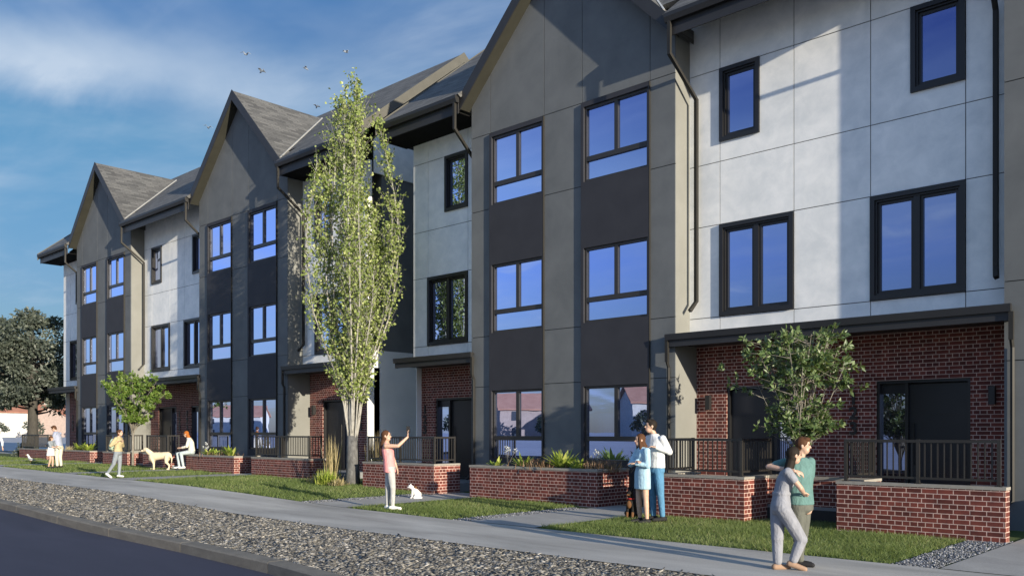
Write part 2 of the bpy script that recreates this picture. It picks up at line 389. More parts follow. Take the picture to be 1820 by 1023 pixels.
def arrays(name, V, F, mat, var=None, parent=None, smooth=False):
    """mesh straight from numpy arrays; var = one random value per vertex. V is local."""
    V = np.asarray(V, 'f'); F = np.asarray(F, 'i'); k = F.shape[1]
    me = bpy.data.meshes.new(name)
    me.vertices.add(len(V)); me.vertices.foreach_set('co', V.ravel())
    me.loops.add(F.size); me.loops.foreach_set('vertex_index', F.ravel())
    me.polygons.add(len(F)); me.polygons.foreach_set('loop_start', np.arange(0, F.size, k, dtype='i'))
    me.update(calc_edges=True)
    if var is not None:
        a = me.attributes.new('var', 'FLOAT', 'POINT'); a.data.foreach_set('value', np.asarray(var, 'f'))
    if smooth: me.polygons.foreach_set('use_smooth', [True] * len(me.polygons))
    me.materials.append(M[mat]); me.validate()
    o = bpy.data.objects.new(name, me); COL.objects.link(o)
    if parent is not None: o.parent = parent
    return o

# ================================================================== SETTING: ground
def sheet(name, mat, xs, y0, y1, dz, ny=1, kind='structure'):
    mb = MB(); f0 = y0 if callable(y0) else (lambda x: y0); f1 = y1 if callable(y1) else (lambda x: y1)
    vs = []; fs = []
    for x in xs:
        for j in range(ny + 1): vs.append((x, f0(x) + (f1(x) - f0(x)) * j / ny, g(x) + dz))
    n = ny + 1
    for i in range(len(xs) - 1):
        for j in range(ny): fs.append((i * n + j, (i + 1) * n + j, (i + 1) * n + j + 1, i * n + j + 1))
    mb.add(vs, fs); o = mb.build(name, mat); o['kind'] = kind; return o
XS = sorted(set(list(np.arange(-64, 16.1, 2.0)) + [-47, -38.4, -26.4, -22, -19, -15.5, -12]))
kerbY = lambda x: float(np.interp(x, [-70, -10.5, -8.2, -4, 20], [5.86, 5.86, 5.55, 5.1, 4.9]))
sheet('earth_ground', 'earth', [-1800, -600, -80, -47, -38, -26, -19, -12, 20, 1500], -1500, 1800, -.35)
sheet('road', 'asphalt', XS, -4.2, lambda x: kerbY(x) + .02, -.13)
sheet('verge', 'verge_soil', XS, lambda x: kerbY(x) + .2, 8.6, -.012)
sheet('sidewalk', 'sidewalk_concrete', XS, 8.6, 10.85, 0)
sheet('lawn', 'lawn_soil', XS, 10.85, 17.2, -.012)
sheet('plaza', 'plaza_paving', [-1200, -400, -150, -64], -4.2, 1200, -.004)
sheet('far_plaza', 'plaza_paving', [-1200, -400, -150, -64, -40, -19, -12, 60], -1200, -4.4, -.02)
sheet('back_yard', 'path_concrete', XS, 17.2, 60, -.05)

def kerb(name, yf, w_, x0, x1, seg, top, bottom):
    mb = MB(); x = x0; rnd = random.Random(4); JO = []
    while x < x1:
        e = min(x1, x + seg * rnd.uniform(.85, 1.15)); a, b = x + .008, e - .008
        ya, yb = yf(a), yf(b); ga, gb = g(a), g(b); c = .02
        prof = lambda X, Y, G: [(X, Y, G + bottom), (X, Y, G + top - c), (X, Y + c, G + top), (X, Y + w_ - c, G + top), (X, Y + w_, G + top - c), (X, Y + w_, G + bottom)]
        A = prof(a, ya, ga); B = prof(b, yb, gb); n = 6
        mb.add(A + B, [tuple(range(n)), tuple(range(2 * n - 1, n - 1, -1))] + [(i, i + n, (i + 1) % n + n, (i + 1) % n) for i in range(n)])
        x = e; JO.append(e)
    o = mb.build(name, 'kerb_concrete'); o['kind'] = 'structure'
    jm = MB()
    for k, j in enumerate(JO):
        if k % 3: jm.box(j - .008, j + .008, yf(j) + .012, yf(j) + w_ * .6, g(j) + bottom, g(j) + top - .016)
    q = jm.build(name + '_joint', 'mortar_pale', o); return o
kerb('kerb', kerbY, .24, -64, 14, 2.4, .012, -.16)
kerb('far_kerb', lambda x: -4.42, .22, -64, 40, 2.4, .0, -.16)

rng = np.random.default_rng(7)
PATHS = [(-3.3, -1.7), (-11.25, -9.65), (-16.15, -14.9), (-26.3, -25.2), (-30.6, -29.6), (-38.2, -37.0), (-43.3, -42.3)]
STRIPS = [(-3.86, -3.34), (-11.72, -11.28), (-16.6, -16.18), (-26.42, -26.32)]
for a, b in PATHS: sheet('path', 'path_concrete', sorted([a, b] + [x for x in XS if a < x < b]), 10.852, 15.4, .006)
def stones(name, n, xr, yf0, yf1, size, dz, mat, flat=.45):
    x = rng.uniform(xr[0], xr[1], n); t = rng.random(n)
    lo = np.array([yf0(k) for k in x]); hi = np.array([yf1(k) for k in x]); y = lo + (hi - lo) * t
    z = np.interp(x, GXx, GXz) + dz; s = size * (0.45 + 1.1 * rng.random(n) ** 2)
    base = np.array([(1, 0, 0), (0, 1, 0), (-1, 0, 0), (0, -1, 0), (0, 0, 1), (0, 0, -1)], 'f')
    F0 = np.array([(0, 1, 4), (1, 2, 4), (2, 3, 4), (3, 0, 4), (1, 0, 5), (2, 1, 5), (3, 2, 5), (0, 3, 5)])
    V = np.repeat(base[None], n, 0) * (s[:, None, None] * np.stack([np.ones(n), .45 + .5 * rng.random(n), flat * (.5 + rng.random(n))], 1)[:, None, :])
    V = V * (1 + .35 * (rng.random(V.shape) - .5))
    a = rng.uniform(0, 6.28, n); ca, sa = np.cos(a)[:, None], np.sin(a)[:, None]
    tl = rng.normal(0, .3, n)[:, None]; V[:, :, 2] += V[:, :, 0] * tl
    X = V[:, :, 0] * ca - V[:, :, 1] * sa; Y = V[:, :, 0] * sa + V[:, :, 1] * ca
    P = np.stack([X + x[:, None], Y + y[:, None], V[:, :, 2] + z[:, None]], 2).reshape(-1, 3)
    F = (F0[None] + 6 * np.arange(n)[:, None, None]).reshape(-1, 3)
    o = arrays(name, P, F, mat, np.repeat(rng.random(n), 6)); o['kind'] = 'stuff'; return o
tag(stones('verge_stones', 90000, (-42, -1.5), lambda x: kerbY(x) + .25, lambda x: 8.62, .042, -.012, 'pebble', .2), 'rough grey and brown stone chips covering the verge between kerb and sidewalk', 'stone chips')
for a, b in STRIPS:
    n_ = int((b - a) * 3.9 * 1500)
    tag(stones('gravel_strip', n_, (a, b), lambda x: 10.87, lambda x: 14.3, .018, -.006, 'gravel_stone', .7), 'narrow strip of pale grey gravel between lawn and path', 'gravel')

# ================================================================== BUILDINGS
Y0, YW, YB = 16.0, 16.59, 16.87         # gable front, white wall, brick wall
def grid_panels(mb, x0, x1, z0, z1, y, t, jx, jz, holes, gap=.016):
    """wall of flat boards: open grooves on the joint lines, rectangular holes left free"""
    x0, x1, z0, z1 = (round(v, 4) for v in (x0, x1, z0, z1)); jx = [round(v, 4) for v in jx]; jz = [round(v, 4) for v in jz]; holes = [tuple(round(v, 4) for v in h) for h in holes]
    xs = sorted(set([x0, x1] + [x for x in jx if x0 < x < x1] + [h[i] for h in holes for i in (0, 1) if x0 < h[i] < x1]))
    zs = sorted(set([z0, z1] + [z for z in jz if z0 < z < z1] + [h[i] for h in holes for i in (2, 3) if z0 < h[i] < z1]))
    for a, b in zip(xs, xs[1:]):
        for c, d in zip(zs, zs[1:]):
            mx, mz = (a + b) / 2, (c + d) / 2
            if any(h[0] < mx < h[1] and h[2] < mz < h[3] for h in holes): continue
            ja = gap / 2 if any(abs(a - q) < 1e-4 for q in jx) else 0; jb = gap / 2 if any(abs(b - q) < 1e-4 for q in jx) else 0
            jc = gap / 2 if any(abs(c - q) < 1e-4 for q in jz) else 0; jd = gap / 2 if any(abs(d - q) < 1e-4 for q in jz) else 0
            mb.box(a + ja, b - jb, y, y + t, c + jc, d - jd)

def ring_frame(mb, x0, x1, z0, z1, y0, y1, w_):
    mb.box(x0, x0 + w_, y0, y1, z0, z1); mb.box(x1 - w_, x1, y0, y1, z0, z1)
    mb.box(x0 + w_, x1 - w_, y0, y1, z1 - w_, z1); mb.box(x0 + w_, x1 - w_, y0, y1, z0, z0 + w_)

def casement(root, x0, x1, z0, z1, lites):
    """dark window with a deep outer casing, stepped sash and one or two lites, in a white wall"""
    f = MB(); y = YW
    ring_frame(f, x0, x1, z0, z1, y - .045, y + .06, .085)
    ring_frame(f, x0 + .085, x1 - .085, z0 + .085, z1 - .085, y + .0, y + .075, .035)
    xs = [(x0 + .12, x1 - .12)]
    if lites == 2:
        m = (x0 + x1) / 2; f.box(m - .055, m + .055, y + .012, y + .09, z0 + .12, z1 - .12); xs = [(x0 + .12, m - .055), (m + .055, x1 - .12)]
    o = f.build('window', 'window_frame_dark', root)
    s = MB(); p = MB()
    for a, b in xs:
        ring_frame(s, a, b, z0 + .12, z1 - .12, y + .045, y + .095, .05)
        p.box(a + .045, b - .045, y + .082, y + .088, z0 + .165, z1 - .165)
    s.build('sash', 'window_frame_dark', o); p.build('pane', 'window_glass', o)

def gable_window(root, x0, x1, z0, z1, y):
    """bronze window of two tall lites over one low fixed light"""
    f = MB(); tz = z0 + .53; m = (x0 + x1) / 2
    ring_frame(f, x0, x1, z0, z1, y + .045, y + .125, .055)
    f.box(x0 + .055, x1 - .055, y + .05, y + .12, tz - .05, tz + .06)
    f.box(m - .05, m + .05, y + .055, y + .118, tz + .06, z1 - .055)
    o = f.build('window', 'window_frame_bronze', root)
    p = MB()
    p.box(x0 + .05, m - .045, y + .1, y + .106, tz + .055, z1 - .05); p.box(m + .045, x1 - .05, y + .1, y + .106, tz + .055, z1 - .05)
    p.box(x0 + .05, x1 - .05, y + .1, y + .106, z0 + .05, tz - .045)
    p.build('pane', 'window_glass', o)

PITCH = .81
GABLE_Z = 13.57                          # roof apex; slopes fall at 45 degrees
def gable_bay(root, x0, x1, dz):
    m = (x0 + x1) / 2; W = x1 - x0; k = W / 6.25
    zu = lambda x: GABLE_Z + dz - .30 - abs(x - m)          # underside of the roof boards
    cols = [(x0 + .70 * k, x0 + 2.53 * k), (x0 + 3.71 * k, x0 + 5.61 * k)]
    jx = [cols[0][0], cols[0][1], cols[1][0], cols[1][1]]; jz = [2.77 + dz, 4.07 + dz, 7.35 + dz, 9.3 + dz]
    zt = 9.3 + dz; zl = g((x0 + x1) / 2) - .2
    p = MB()
    piers = [(x0, cols[0][0]), (cols[0][1], cols[1][0]), (cols[1][1], x1)]
    for a, b in piers: grid_panels(p, a, b, zl, zt, Y0, .03, [], jz, [])
    for a, b in zip([x0] + jx, jx + [x1]):                  # gable boards above
        ga = .008 if a != x0 else 0; gb = .008 if b != x1 else 0
        A, B = a + ga, b - gb
        poly = [(A, zt + .008), (B, zt + .008), (B, zu(B))]
        if A < m < B: poly.append((m, zu(m)))
        poly.append((A, zu(A)))
        p.prism_y(poly, Y0, Y0 + .03)
    p.build('gable_wall', 'grey_stucco', root)
    bk = MB(); bk.prism_y([(x0 + .03, zt - .03), (x1 - .03, zt - .03), (x1 - .03, zu(x1)), (m, zu(m)), (x0 + .03, zu(x0))], Y0 + .02, Y0 + .05)
    for a, b in piers: bk.box(a + (.03 if a == x0 else -.02), b - (.03 if b == x1 else -.02), Y0 + .02, Y0 + .05, zl, zt - .03)
    bk.box(x0 + .04, x1 - .04, Y0 + .15, Y0 + .17, zl, zt)
    bk.build('wall_backing', 'joint_dark', root)
    for a in (x1 - .03, x0):
        r = MB(); r.box(a, a + .03, Y0 + .03, 17.3, zl, zu(x1) + .01); r.build('side_return', 'return_stucco', root)
    rows = [(.91, 2.66), (4.14, 5.88), (7.42, 9.17)]
    for a, b in cols:
        s = MB(); holes = [(a + .08, b - .03, z0 + dz, z1 + dz) for z0, z1 in rows]
        grid_panels(s, a, b, zl, zt - .02, Y0 - .05, .19, [], [], holes)
        s.build('spandrel_panel', 'spandrel', root)
        q = MB()                                            # thin light trim down the right edge
        q.box(b, b + .012, Y0 - .052, Y0 + .002, zl, zt - .02); q.build('edge_trim', 'bronze_metal', root)
        for z0, z1 in rows: gable_window(root, a + .08, b - .03, z0 + dz, z1 + dz, Y0 - .05)
    # roof over the bay
    hw = W / 2 + .1; yf = Y0 - .32; yb = 19.7; za = GABLE_Z + dz; rf = MB()
    for s in (-1, 1):
        L_ = hw * math.sqrt(2)
        pts = [(m, yf, za), (m + s * hw, yf, za - hw), (m + s * hw, yb, za - hw), (m, yb, za)]
        low = [(q[0], q[1], q[2] - .29) for q in pts]
        uv = [(yf, L_), (yf, 0), (yb, 0), (yb, L_)]
        vs = pts + low
        top = (0, 1, 2, 3) if s > 0 else (3, 2, 1, 0); uvt = uv if s > 0 else uv[::-1]
        fs = [top, (4, 7, 6, 5) if s > 0 else (5, 6, 7, 4), (0, 4, 5, 1) if s > 0 else (1, 5, 4, 0), (1, 5, 6, 2) if s > 0 else (2, 6, 5, 1), (2, 6, 7, 3) if s > 0 else (3, 7, 6, 2)]
        rf.add(vs, fs, [uvt, None, None, None, None])
    ro = rf.build('gable_roof', 'roof_shingle', root)
    for s in (-1, 1):
        e = m + s * (hw + .02); rk = MB()
        rk.prism_y([(m, za + .03), (m, za - .33), (e, za - .33 - (hw + .02)), (e, za + .03 - (hw + .02))][::s], yf - .03, yf - .002)
        rk.build('rake_board', 'fascia_metal', ro)
    sf = MB()
    for s in (-1, 1):
        e = m + s * (hw - .01)
        sf.hexa([(m, yf, za - .292), (e, yf, za - .292 - hw + .01), (e, Y0 + .02, za - .292 - hw + .01), (m, Y0 + .02, za - .292)],
                [(m, yf, za - .322), (e, yf, za - .322 - hw + .01), (e, Y0 + .02, za - .322 - hw + .01), (m, Y0 + .02, za - .322)])
    sf.build('soffit', 'soffit_board', ro)
    vl = MB()                                               # pale metal valley on each side
    ez = 10.36 + dz; ry = 15.5 + (za - ez) / PITCH
    for s in (-1, 1):
        a0 = Vector((m + s * (za - ez), 15.5, ez + .03)); a1 = Vector((m, ry, za + .02))
        vl.tube([a0.lerp(a1, .06), a1], .026, 4)
    vl.build('valley_flashing', 'flashing', ro)

def white_bay(root, x0, x1, dz, wins, doors):
    """white board wall over a brick ground floor; wins = (x, width, right-hand?)"""
    zb, zt = 3.6 + dz, (10.8 if wins['both'] else 9.96) + dz
    holes = []; jx = []
    for xa, xb in wins['small']: holes.append((xa, xb, 7.78 + dz, 9.34 + dz)); jx += [xa, xb]
    for xa, xb in wins['large']: holes.append((xa, xb, 4.07 + dz, 6.02 + dz)); jx += [xa, xb]
    keep = sorted(set(round(v, 3) for h in wins['large'] for v in h) | set())
    p = MB(); grid_panels(p, x0, x1, zb, zt, YW, .03, keep, [4.06 + dz, 6.03 + dz, 7.37 + dz, 9.345 + dz], holes)
    p.build('white_wall', 'white_stucco', root)
    bk = MB(); grid_panels(bk, x0 + .02, x1 - .02, zb, zt, YW + .016, .24, [], [], holes); bk.build('wall_backing', 'joint_dark', root)
    for xa, xb in wins['small']: casement(root, xa, xb, 7.78 + dz, 9.34 + dz, 1)
    for xa, xb in wins['large']: casement(root, xa, xb, 4.07 + dz, 6.02 + dz, 2)
    dh = [(xa, xb, .27 + dz, 2.57 + dz) for xa, xb, s in doors]
    b = MB(); grid_panels(b, x0, x1, 0. + dz, 3.52 + dz, YB, .22, [], [], dh); b.build('brick_wall', 'red_brick', root)
    for (xa, xb, s) in doors:
        z0, z1 = .27 + dz, 2.57 + dz
        lw = 1.02                                           # door leaf width, s=+1: leaf on the right
        la, lb = (xb - .06 - lw, xb - .06) if s > 0 else (xa + .06, xa + .06 + lw)
        sa, sb = (xa + .06, la - .06) if s > 0 else (lb + .06, xb - .06)
        d = MB(); d.box(la, lb, YB + .12, YB + .17, z0 + .02, z1 - .08)
        for i in range(1, 4): d.box(la + .09, lb - .09, YB + .112, YB + .12, z0 + .02 + i * .55 - .012, z0 + .02 + i * .55 + .0)
        do = d.build('front_door', 'door_paint', root)
        fr = MB(); ring_frame(fr, xa, xb, z0, z1, YB + .03, YB + .2, .055); mx0, mx1 = (la - .06, la) if s > 0 else (lb, lb + .06)
        fr.box(mx0, mx1, YB + .05, YB + .19, z0 + .055, z1 - .055); fr.build('door_frame', 'window_frame_dark', do)
        sg = MB(); sg.box(sa - .01, sb + .01, YB + .13, YB + .136, z0 + .05, z1 - .25); sg.build('sidelight', 'window_glass', do)
        tp = MB(); tp.box(sa - .01, sb + .01, YB + .12, YB + .16, z1 - .25, z1 - .05); tp.build('transom_panel', 'door_paint', do)
        hx = la + .09 if s > 0 else lb - .09
        h = MB(); h.tube([(hx, YB + .12, 1.0 + dz), (hx, YB + .06, 1.0 + dz), (hx, YB + .06, 1.75 + dz), (hx, YB + .12, 1.75 + dz)], .014, 6); h.build('handle', 'bronze_metal', do)

def wall_lamp(root, x, dz):
    m = MB(); m.box(x - .05, x + .05, YB - .13, YB - .03, 2.08 + dz, 2.4 + dz); o = m.build('wall_lamp', 'dark_metal', root)
    b = MB(); b.box(x - .035, x + .035, YB - .03, YB + .005, 2.18 + dz, 2.3 + dz); b.build('lamp_bracket', 'dark_metal', o)

DIG = {}
def house_number(root, x, dz):
    if 'me' not in DIG:
        MM = MB()
        c = bpy.data.curves.new('digits', 'FONT'); c.body = "1\n2\n3"; c.size = .34; c.space_line = .86; c.extrude = .012; c.offset = .009; c.align_x = 'CENTER'
        o = bpy.data.objects.new('digits', c); COL.objects.link(o); bpy.context.view_layer.update()
        DIG['me'] = bpy.data.meshes.new_from_object(o.evaluated_get(bpy.context.evaluated_depsgraph_get()))
        bpy.data.objects.remove(o); DIG['me'].materials.clear(); DIG['me'].materials.append(M['number_black'])
    n = bpy.data.objects.new('house_number', DIG['me']); COL.objects.link(n); n.parent = root
    n.location = Vector((x, YB - .016, 2.14 + dz)) - root.location; n.rotation_euler = (R(90), 0, 0)

def canopy(root, x0, x1, dz, spouts):
    y = 15.87; z0, z1 = 3.42 + dz, 3.69 + dz
    c = MB(); c.box(x0 + .03, x1 - .03, y + .03, YW, z1 - .05, z1 - .01); c.box(x0 + .04, x1 - .04, y + .05, YB + .02, z0 + .05, z0 + .08)
    o = c.build('canopy', 'dark_metal', root)
    f = MB(); f.box(x0 + .02, x1 - .02, y + .02, y + .06, z0, z1 - .13); f.box(x0 + .02, x0 + .05, y + .06, Y0 - .005, z0, z1 - .13); f.box(x1 - .05, x1 - .02, y + .06, Y0 - .005, z0, z1 - .13)
    f.build('fascia', 'fascia_metal', o)
    q = MB(); q.prism_x([(y - .04, z1 - .02), (y - .03, z1 - .13), (y + .05, z1 - .13), (y + .05, z1), (y - .04, z1)], x0, x1); q.build('gutter', 'dark_metal', o)
    for x in spouts:
        d = MB(); zb = g(x) + .32
        d.box(x - .035, x + .035, y - .02, y + .05, 3.1 + dz, z1 - .13)
        d.tube([(x, y + .015, 3.12 + dz), (x, Y0 - .05, 2.98 + dz), (x, Y0 - .05, zb + .15), (x - .12, Y0 - .22, zb)], .036, 6)
        d.build('downspout', 'bronze_metal', o)

def eave(root, x0, x1, dz, ends):
    """gutter, fascia and dark boxed soffit along one stretch of eave; ends: downspout sides"""
    zs = 9.93 + dz; e = MB(); e.box(x0, x1, 15.6, 15.63, zs - .02, zs + .26)
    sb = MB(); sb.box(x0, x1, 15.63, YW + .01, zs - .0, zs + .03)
    if ends.get('cl'): e.box(x0 - .0, x0 + .03, 15.63, YW + .6, zs + .03, zs + .3)
    o = e.build('eave_box', 'fascia_metal', root)
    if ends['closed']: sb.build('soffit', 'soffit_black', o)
    gt = MB(); gt.prism_x([(15.46, zs + .42), (15.46, zs + .34), (15.5, zs + .24), (15.6, zs + .24), (15.6, zs + .42)], x0 - .04, x1 + .04)
    gt.build('gutter', 'dark_metal', o)
    for side in ends.get('spouts', []):
        s = 1 if side == 'l' else -1; x = (x0 if side == 'l' else x1) + s * .06; xw = (x0 if side == 'l' else x1) + s * .14
        d = MB(); d.tube([(x, 15.53, zs + .3), (x, 15.53, zs - .42), (xw, 16.46, zs - 1.15), (xw, 16.46, 4.42 + dz), (xw - s * .05, 16.28, 4.2 + dz)], .052, 4)
        d.build('downspout', 'bronze_metal', o)

def block(name, label, bays, dz, xend, numbers):
    x0, x1 = bays[0][1], bays[-1][2]
    root = thing(name, label, 'apartment building', ((x0 + x1) / 2, Y0, g((x0 + x1) / 2)))
    core = MB(); core.box(x0 + .03, x1 - .03, 17.2, 24.5, g(x0) - .2, 9.9 + dz); core.build('rear_wall', 'grey_stucco', root)
    # end walls, grey below, white under the rake
    for x, s in ((x0, 0), (x1, -1)):
        a = x if s == 0 else x - .03; ew = MB()
        ew.box(a, a + .03, YW + .19, 24.5, -.2, 4.06 + dz)
        if s == 0: ew.box(a, a + .03, YW + .10, YW + .19, -.2, 3.5 + dz); ew.box(a, a + .03, YW + .19, 24.5, 4.08 + dz, 7.36 + dz); ew.box(a, a + .03, YW + .19, 24.5, 7.38 + dz, 9.6 + dz)
        ew.build('end_wall', 'side_stucco', root)
    for x, s in ((x0, 0), (x1, -1)):
        a = x - .006 if s == 0 else x - .03; wt = MB()
        wt.box(a, a + .036, YW + .03, YW + .19, -.2 if s else 3.5 + dz, 9.96 + dz)
        wt.prism_x([(YW + .27, 9.6 + dz), (24.5, 9.6 + dz), (24.5, 10.6 + dz), (20.4, 13.95 + dz), (YW + .27, 10.65 + dz)], a, a + .036)
        wt.build('end_wall_trim', 'white_stucco', root)
    for b in bays:
        if b[0] == 'gable': gable_bay(root, b[1], b[2], dz)
        else:
            a, c = b[1], b[2]; L_, R_ = [], []
            small, large, doors = [], [], []
            gl, gr = b[3], b[4]                             # gable on the left / right of this bay
            if gl: small.append((a + .74, a + 1.66)); large.append((a + .74, a + 2.40)); doors.append((a + .74, a + 2.40, -1))
            if gr: small.append((c - 1.67, c - .75)); large.append((c - 2.40, c - .75)); doors.append((c - 2.40, c - .75, 1))
            white_bay(root, a, c, dz, dict(small=small, large=large, both=gl and gr), doors)
            if gl: wall_lamp(root, a + .34, dz)
            if gr: wall_lamp(root, c - .38, dz)
            if gl and gr: house_number(root, (a + c) / 2 - .33, dz); house_number(root, (a + c) / 2 + .33, dz)
            elif gr: house_number(root, c - 2.84, dz)
            else: house_number(root, a + 2.84, dz)
            canopy(root, a - (.16 if gl else .02), c + (.13 if gr else .02), dz, ([a - .13] if gl else []) + ([c + .13] if gr else []))
            eave(root, a + (.1 if gl else -.33), c - (.1 if gr else -.33), dz, dict(cl=not gl, closed=not (gl and gr), spouts=(['l'] if gl else []) + (['r'] if gr else [])))
            sl = MB(); sl.box(a + .01, c - .01, 14.95, YB + .01, g((a + c) / 2) - .2, .27 + dz - (0 if dz == 0 else 0)); sl.build('porch_floor', 'porch_slab', root)
            rs = MB(); rs.box(a + .01, c - .01, 14.93, 14.947, g((a + c) / 2) - .2, .215 + dz); rs.build('step_riser', 'riser_shade', root)
    # main roof
    ye, ze, yr = 15.5, 10.36 + dz, 20.4; zr = ze + PITCH * (yr - ye); xa, xb = x0 - .35, x1 + .35; yb = 2 * yr - ye
    r = MB(); th = .34
    def slope(a, b, yf):
        zf = ze + PITCH * (yf - ye); L0 = math.hypot(yf - ye, zf - ze); L1 = math.hypot(yr - ye, zr - ze)
        r.add([(a, yf, zf), (b, yf, zf), (b, yr, zr), (a, yr, zr), (a, yf + .1, zf - .06), (b, yf + .1, zf - .06), (b, yr, zr - th), (a, yr, zr - th)],
              [(0, 1, 2, 3), (7, 6, 5, 4), (4, 5, 1, 0), (1, 5, 6, 2), (4, 0, 3, 7)], [[(a, L0), (b, L0), (b, L1), (a, L1)], None, None, None, None])
    for i, b in enumerate(bays):
        if b[0] == 'gable': slope(b[1], b[2], Y0 + .35)
        else: slope(xa if i == 0 else b[1], xb if i == len(bays) - 1 else b[2], ye)
    Ls = math.hypot(yr - ye, zr - ze)
    r.add([(xa, yr, zr), (xb, yr, zr), (xb, yb, ze), (xa, yb, ze)], [(0, 1, 2, 3)], [[(xa, Ls), (xb, Ls), (xb, 0), (xa, 0)]])
    mr = r.build('main_roof', 'roof_shingle', root)
    d = .31
    for a, b in ((xa - .03, xa - .001), (xb + .001, xb + .03)):
        rk = MB(); rk.prism_x([(ye - .02, ze - .3), (yr, zr - d), (yb, ze - d), (yb, ze + .03), (yr, zr + .03), (ye - .02, ze + .03)], a, b)
        rk.build('rake_board', 'rake_brown', mr)
    return root
LB = block('row_house_block', 'long grey and white gabled row house block standing behind the tall birch, on the left', [('white', -46.6, -43.28, 0, 1), ('gable', -43.28, -37.33), ('white', -37.33, -31.28, 1, 1), ('gable', -31.28, -25.21), ('white', -25.21, -21.7, 1, 0)], .09, -21.7, None)
RB = block('row_house_block', 'nearest grey and white gabled row house block, right of the gap beside the birch', [('white', -19.48, -16.44, 0, 1), ('gable', -16.44, -10.19), ('white', -10.19, -3.87, 1, 1), ('gable', -3.87, 2.38), ('white', 2.38, 5.5, 1, 0)], 0, 5.5, None)

# ================================================================== LOW BRICK WALLS, PLANTERS, RAILINGS
WT = .80; RT = 1.48
def wall_run(mb, x0, x1, y0, y1, z0, z1): mb.box(x0, x1, y0, y1, z0, z1)
def patio(label, x0, x1, yf, railparts=('front', 'left', 'right'), yb=15.35, raillabel='', rets=('left', 'right')):
    gz = g((x0 + x1) / 2); t = .22
    root = thing('low_brick_wall', label, 'garden wall', ((x0 + x1) / 2, yf, gz), 'low brick patio walls')
    m = MB(); m.box(x0, x1, yf, yf + t, gz - .25, WT - .045); m.box(x0, x0 + t, yf + t, yb, gz - .25, WT - .045)
    if 'right' in rets: m.box(x1 - t, x1, yf + t, yb, gz - .25, WT - .045)
    m.build('brickwork', 'red_brick', root)
    c = MB(); o = .012
    c.box(x0 - o, x1 + o, yf - o, yf + t + o, WT - .045, WT); c.box(x0 - o, x0 + t + o, yf + t + o, yb, WT - .045, WT)
    if 'right' in rets: c.box(x1 - t - o, x1 + o, yf + t + o, yb, WT - .045, WT)
    c.build('coping', 'concrete_cap', root)
    s = MB(); s.box(x0 + t, x1 - t, yf + t, 14.92, gz - .25, .27 + (0.09 if x0 < -21 else 0) - .01); s.build('patio_slab', 'porch_slab', root)
    rr = thing('metal_railing', raillabel, 'railing', ((x0 + x1) / 2, yf, WT), 'black metal patio railings')
    p = MB(); tr = MB(); bl = MB(); a = .11
    def run(p0, p1):
        d = Vector(p1) - Vector(p0); L_ = d.length; n = max(2, int(L_ / .092)); d = d / L_; h = .02
        alongx = abs(d.x) > .5
        def bar(mb, A, B, w_, z0, z1):
            if alongx: mb.box(min(A.x, B.x), max(A.x, B.x), A.y - w_, A.y + w_, z0, z1)
            else: mb.box(A.x - w_, A.x + w_, min(A.y, B.y), max(A.y, B.y), z0, z1)
        A, B = Vector(p0), Vector(p1)
        bar(tr, A + d * .025, B - d * .025, .024, RT - .045, RT); bar(tr, A + d * .025, B - d * .025, .018, WT + .07, WT + .105)
        for i in range(1, n):
            q = A + d * (L_ * i / n); bl.box(q.x - .009, q.x + .009, q.y - .009, q.y + .009, WT + .105, RT - .045)
    FL, FR = Vector((x0 + a, yf + a, 0)), Vector((x1 - a, yf + a, 0)); BL, BR = Vector((x0 + a, yb - .1, 0)), Vector((x1 - a, yb - .1, 0))
    posts = [FL, FR]
    run(FL, FR)
    if 'left' in railparts: run(FL, BL); posts.append(BL)
    if 'right' in railparts: run(FR, BR); posts.append(BR)
    if (FR - FL).length > 1.9: posts.append((FL + FR) / 2)
    for q in posts:
        pm = MB(); pm.box(q.x - .025, q.x + .025, q.y - .025, q.y + .025, WT, RT + .006); pm.box(q.x - .05, q.x + .05, q.y - .05, q.y + .05, WT, WT + .01); pm.build('post', 'rail_metal', rr)
    tr.build('rails', 'rail_metal', rr); bl.build('balusters', 'rail_metal', rr)
    return root
patio('low brick patio wall at the far right with a gravel strip at its foot', -5.84, -3.37, 14.0, ('front', 'left'), rets=('left',), raillabel='black railing on the far right wall, in front of the widest dark doorway')
patio('low brick patio wall just right of the couple with the black dog', -9.4, -7.53, 14.06, raillabel='black railing behind the couple with the black dog')
patio('low brick patio wall behind the woman in the pink top', -19.09, -16.2, 14.46, raillabel='black railing behind the woman raising her phone')
patio('low brick patio wall just left of the birch trunk', -25.3, -22.07, 14.72, raillabel='black railing left of the birch, in front of a ground floor window')
patio('low brick patio wall behind the cream dog', -33.25, -31.3, 14.72, raillabel='black railing behind the cream dog')
patio('low brick patio wall behind the walking woman with a backpack', -36.75, -34.4, 14.6, raillabel='black railing beside the slim trunk, behind the woman with a backpack')
patio('leftmost low brick patio wall beside the big dark tree', -47.1, -43.4, 14.7, raillabel='leftmost black railing, in front of the big dark tree trunk')

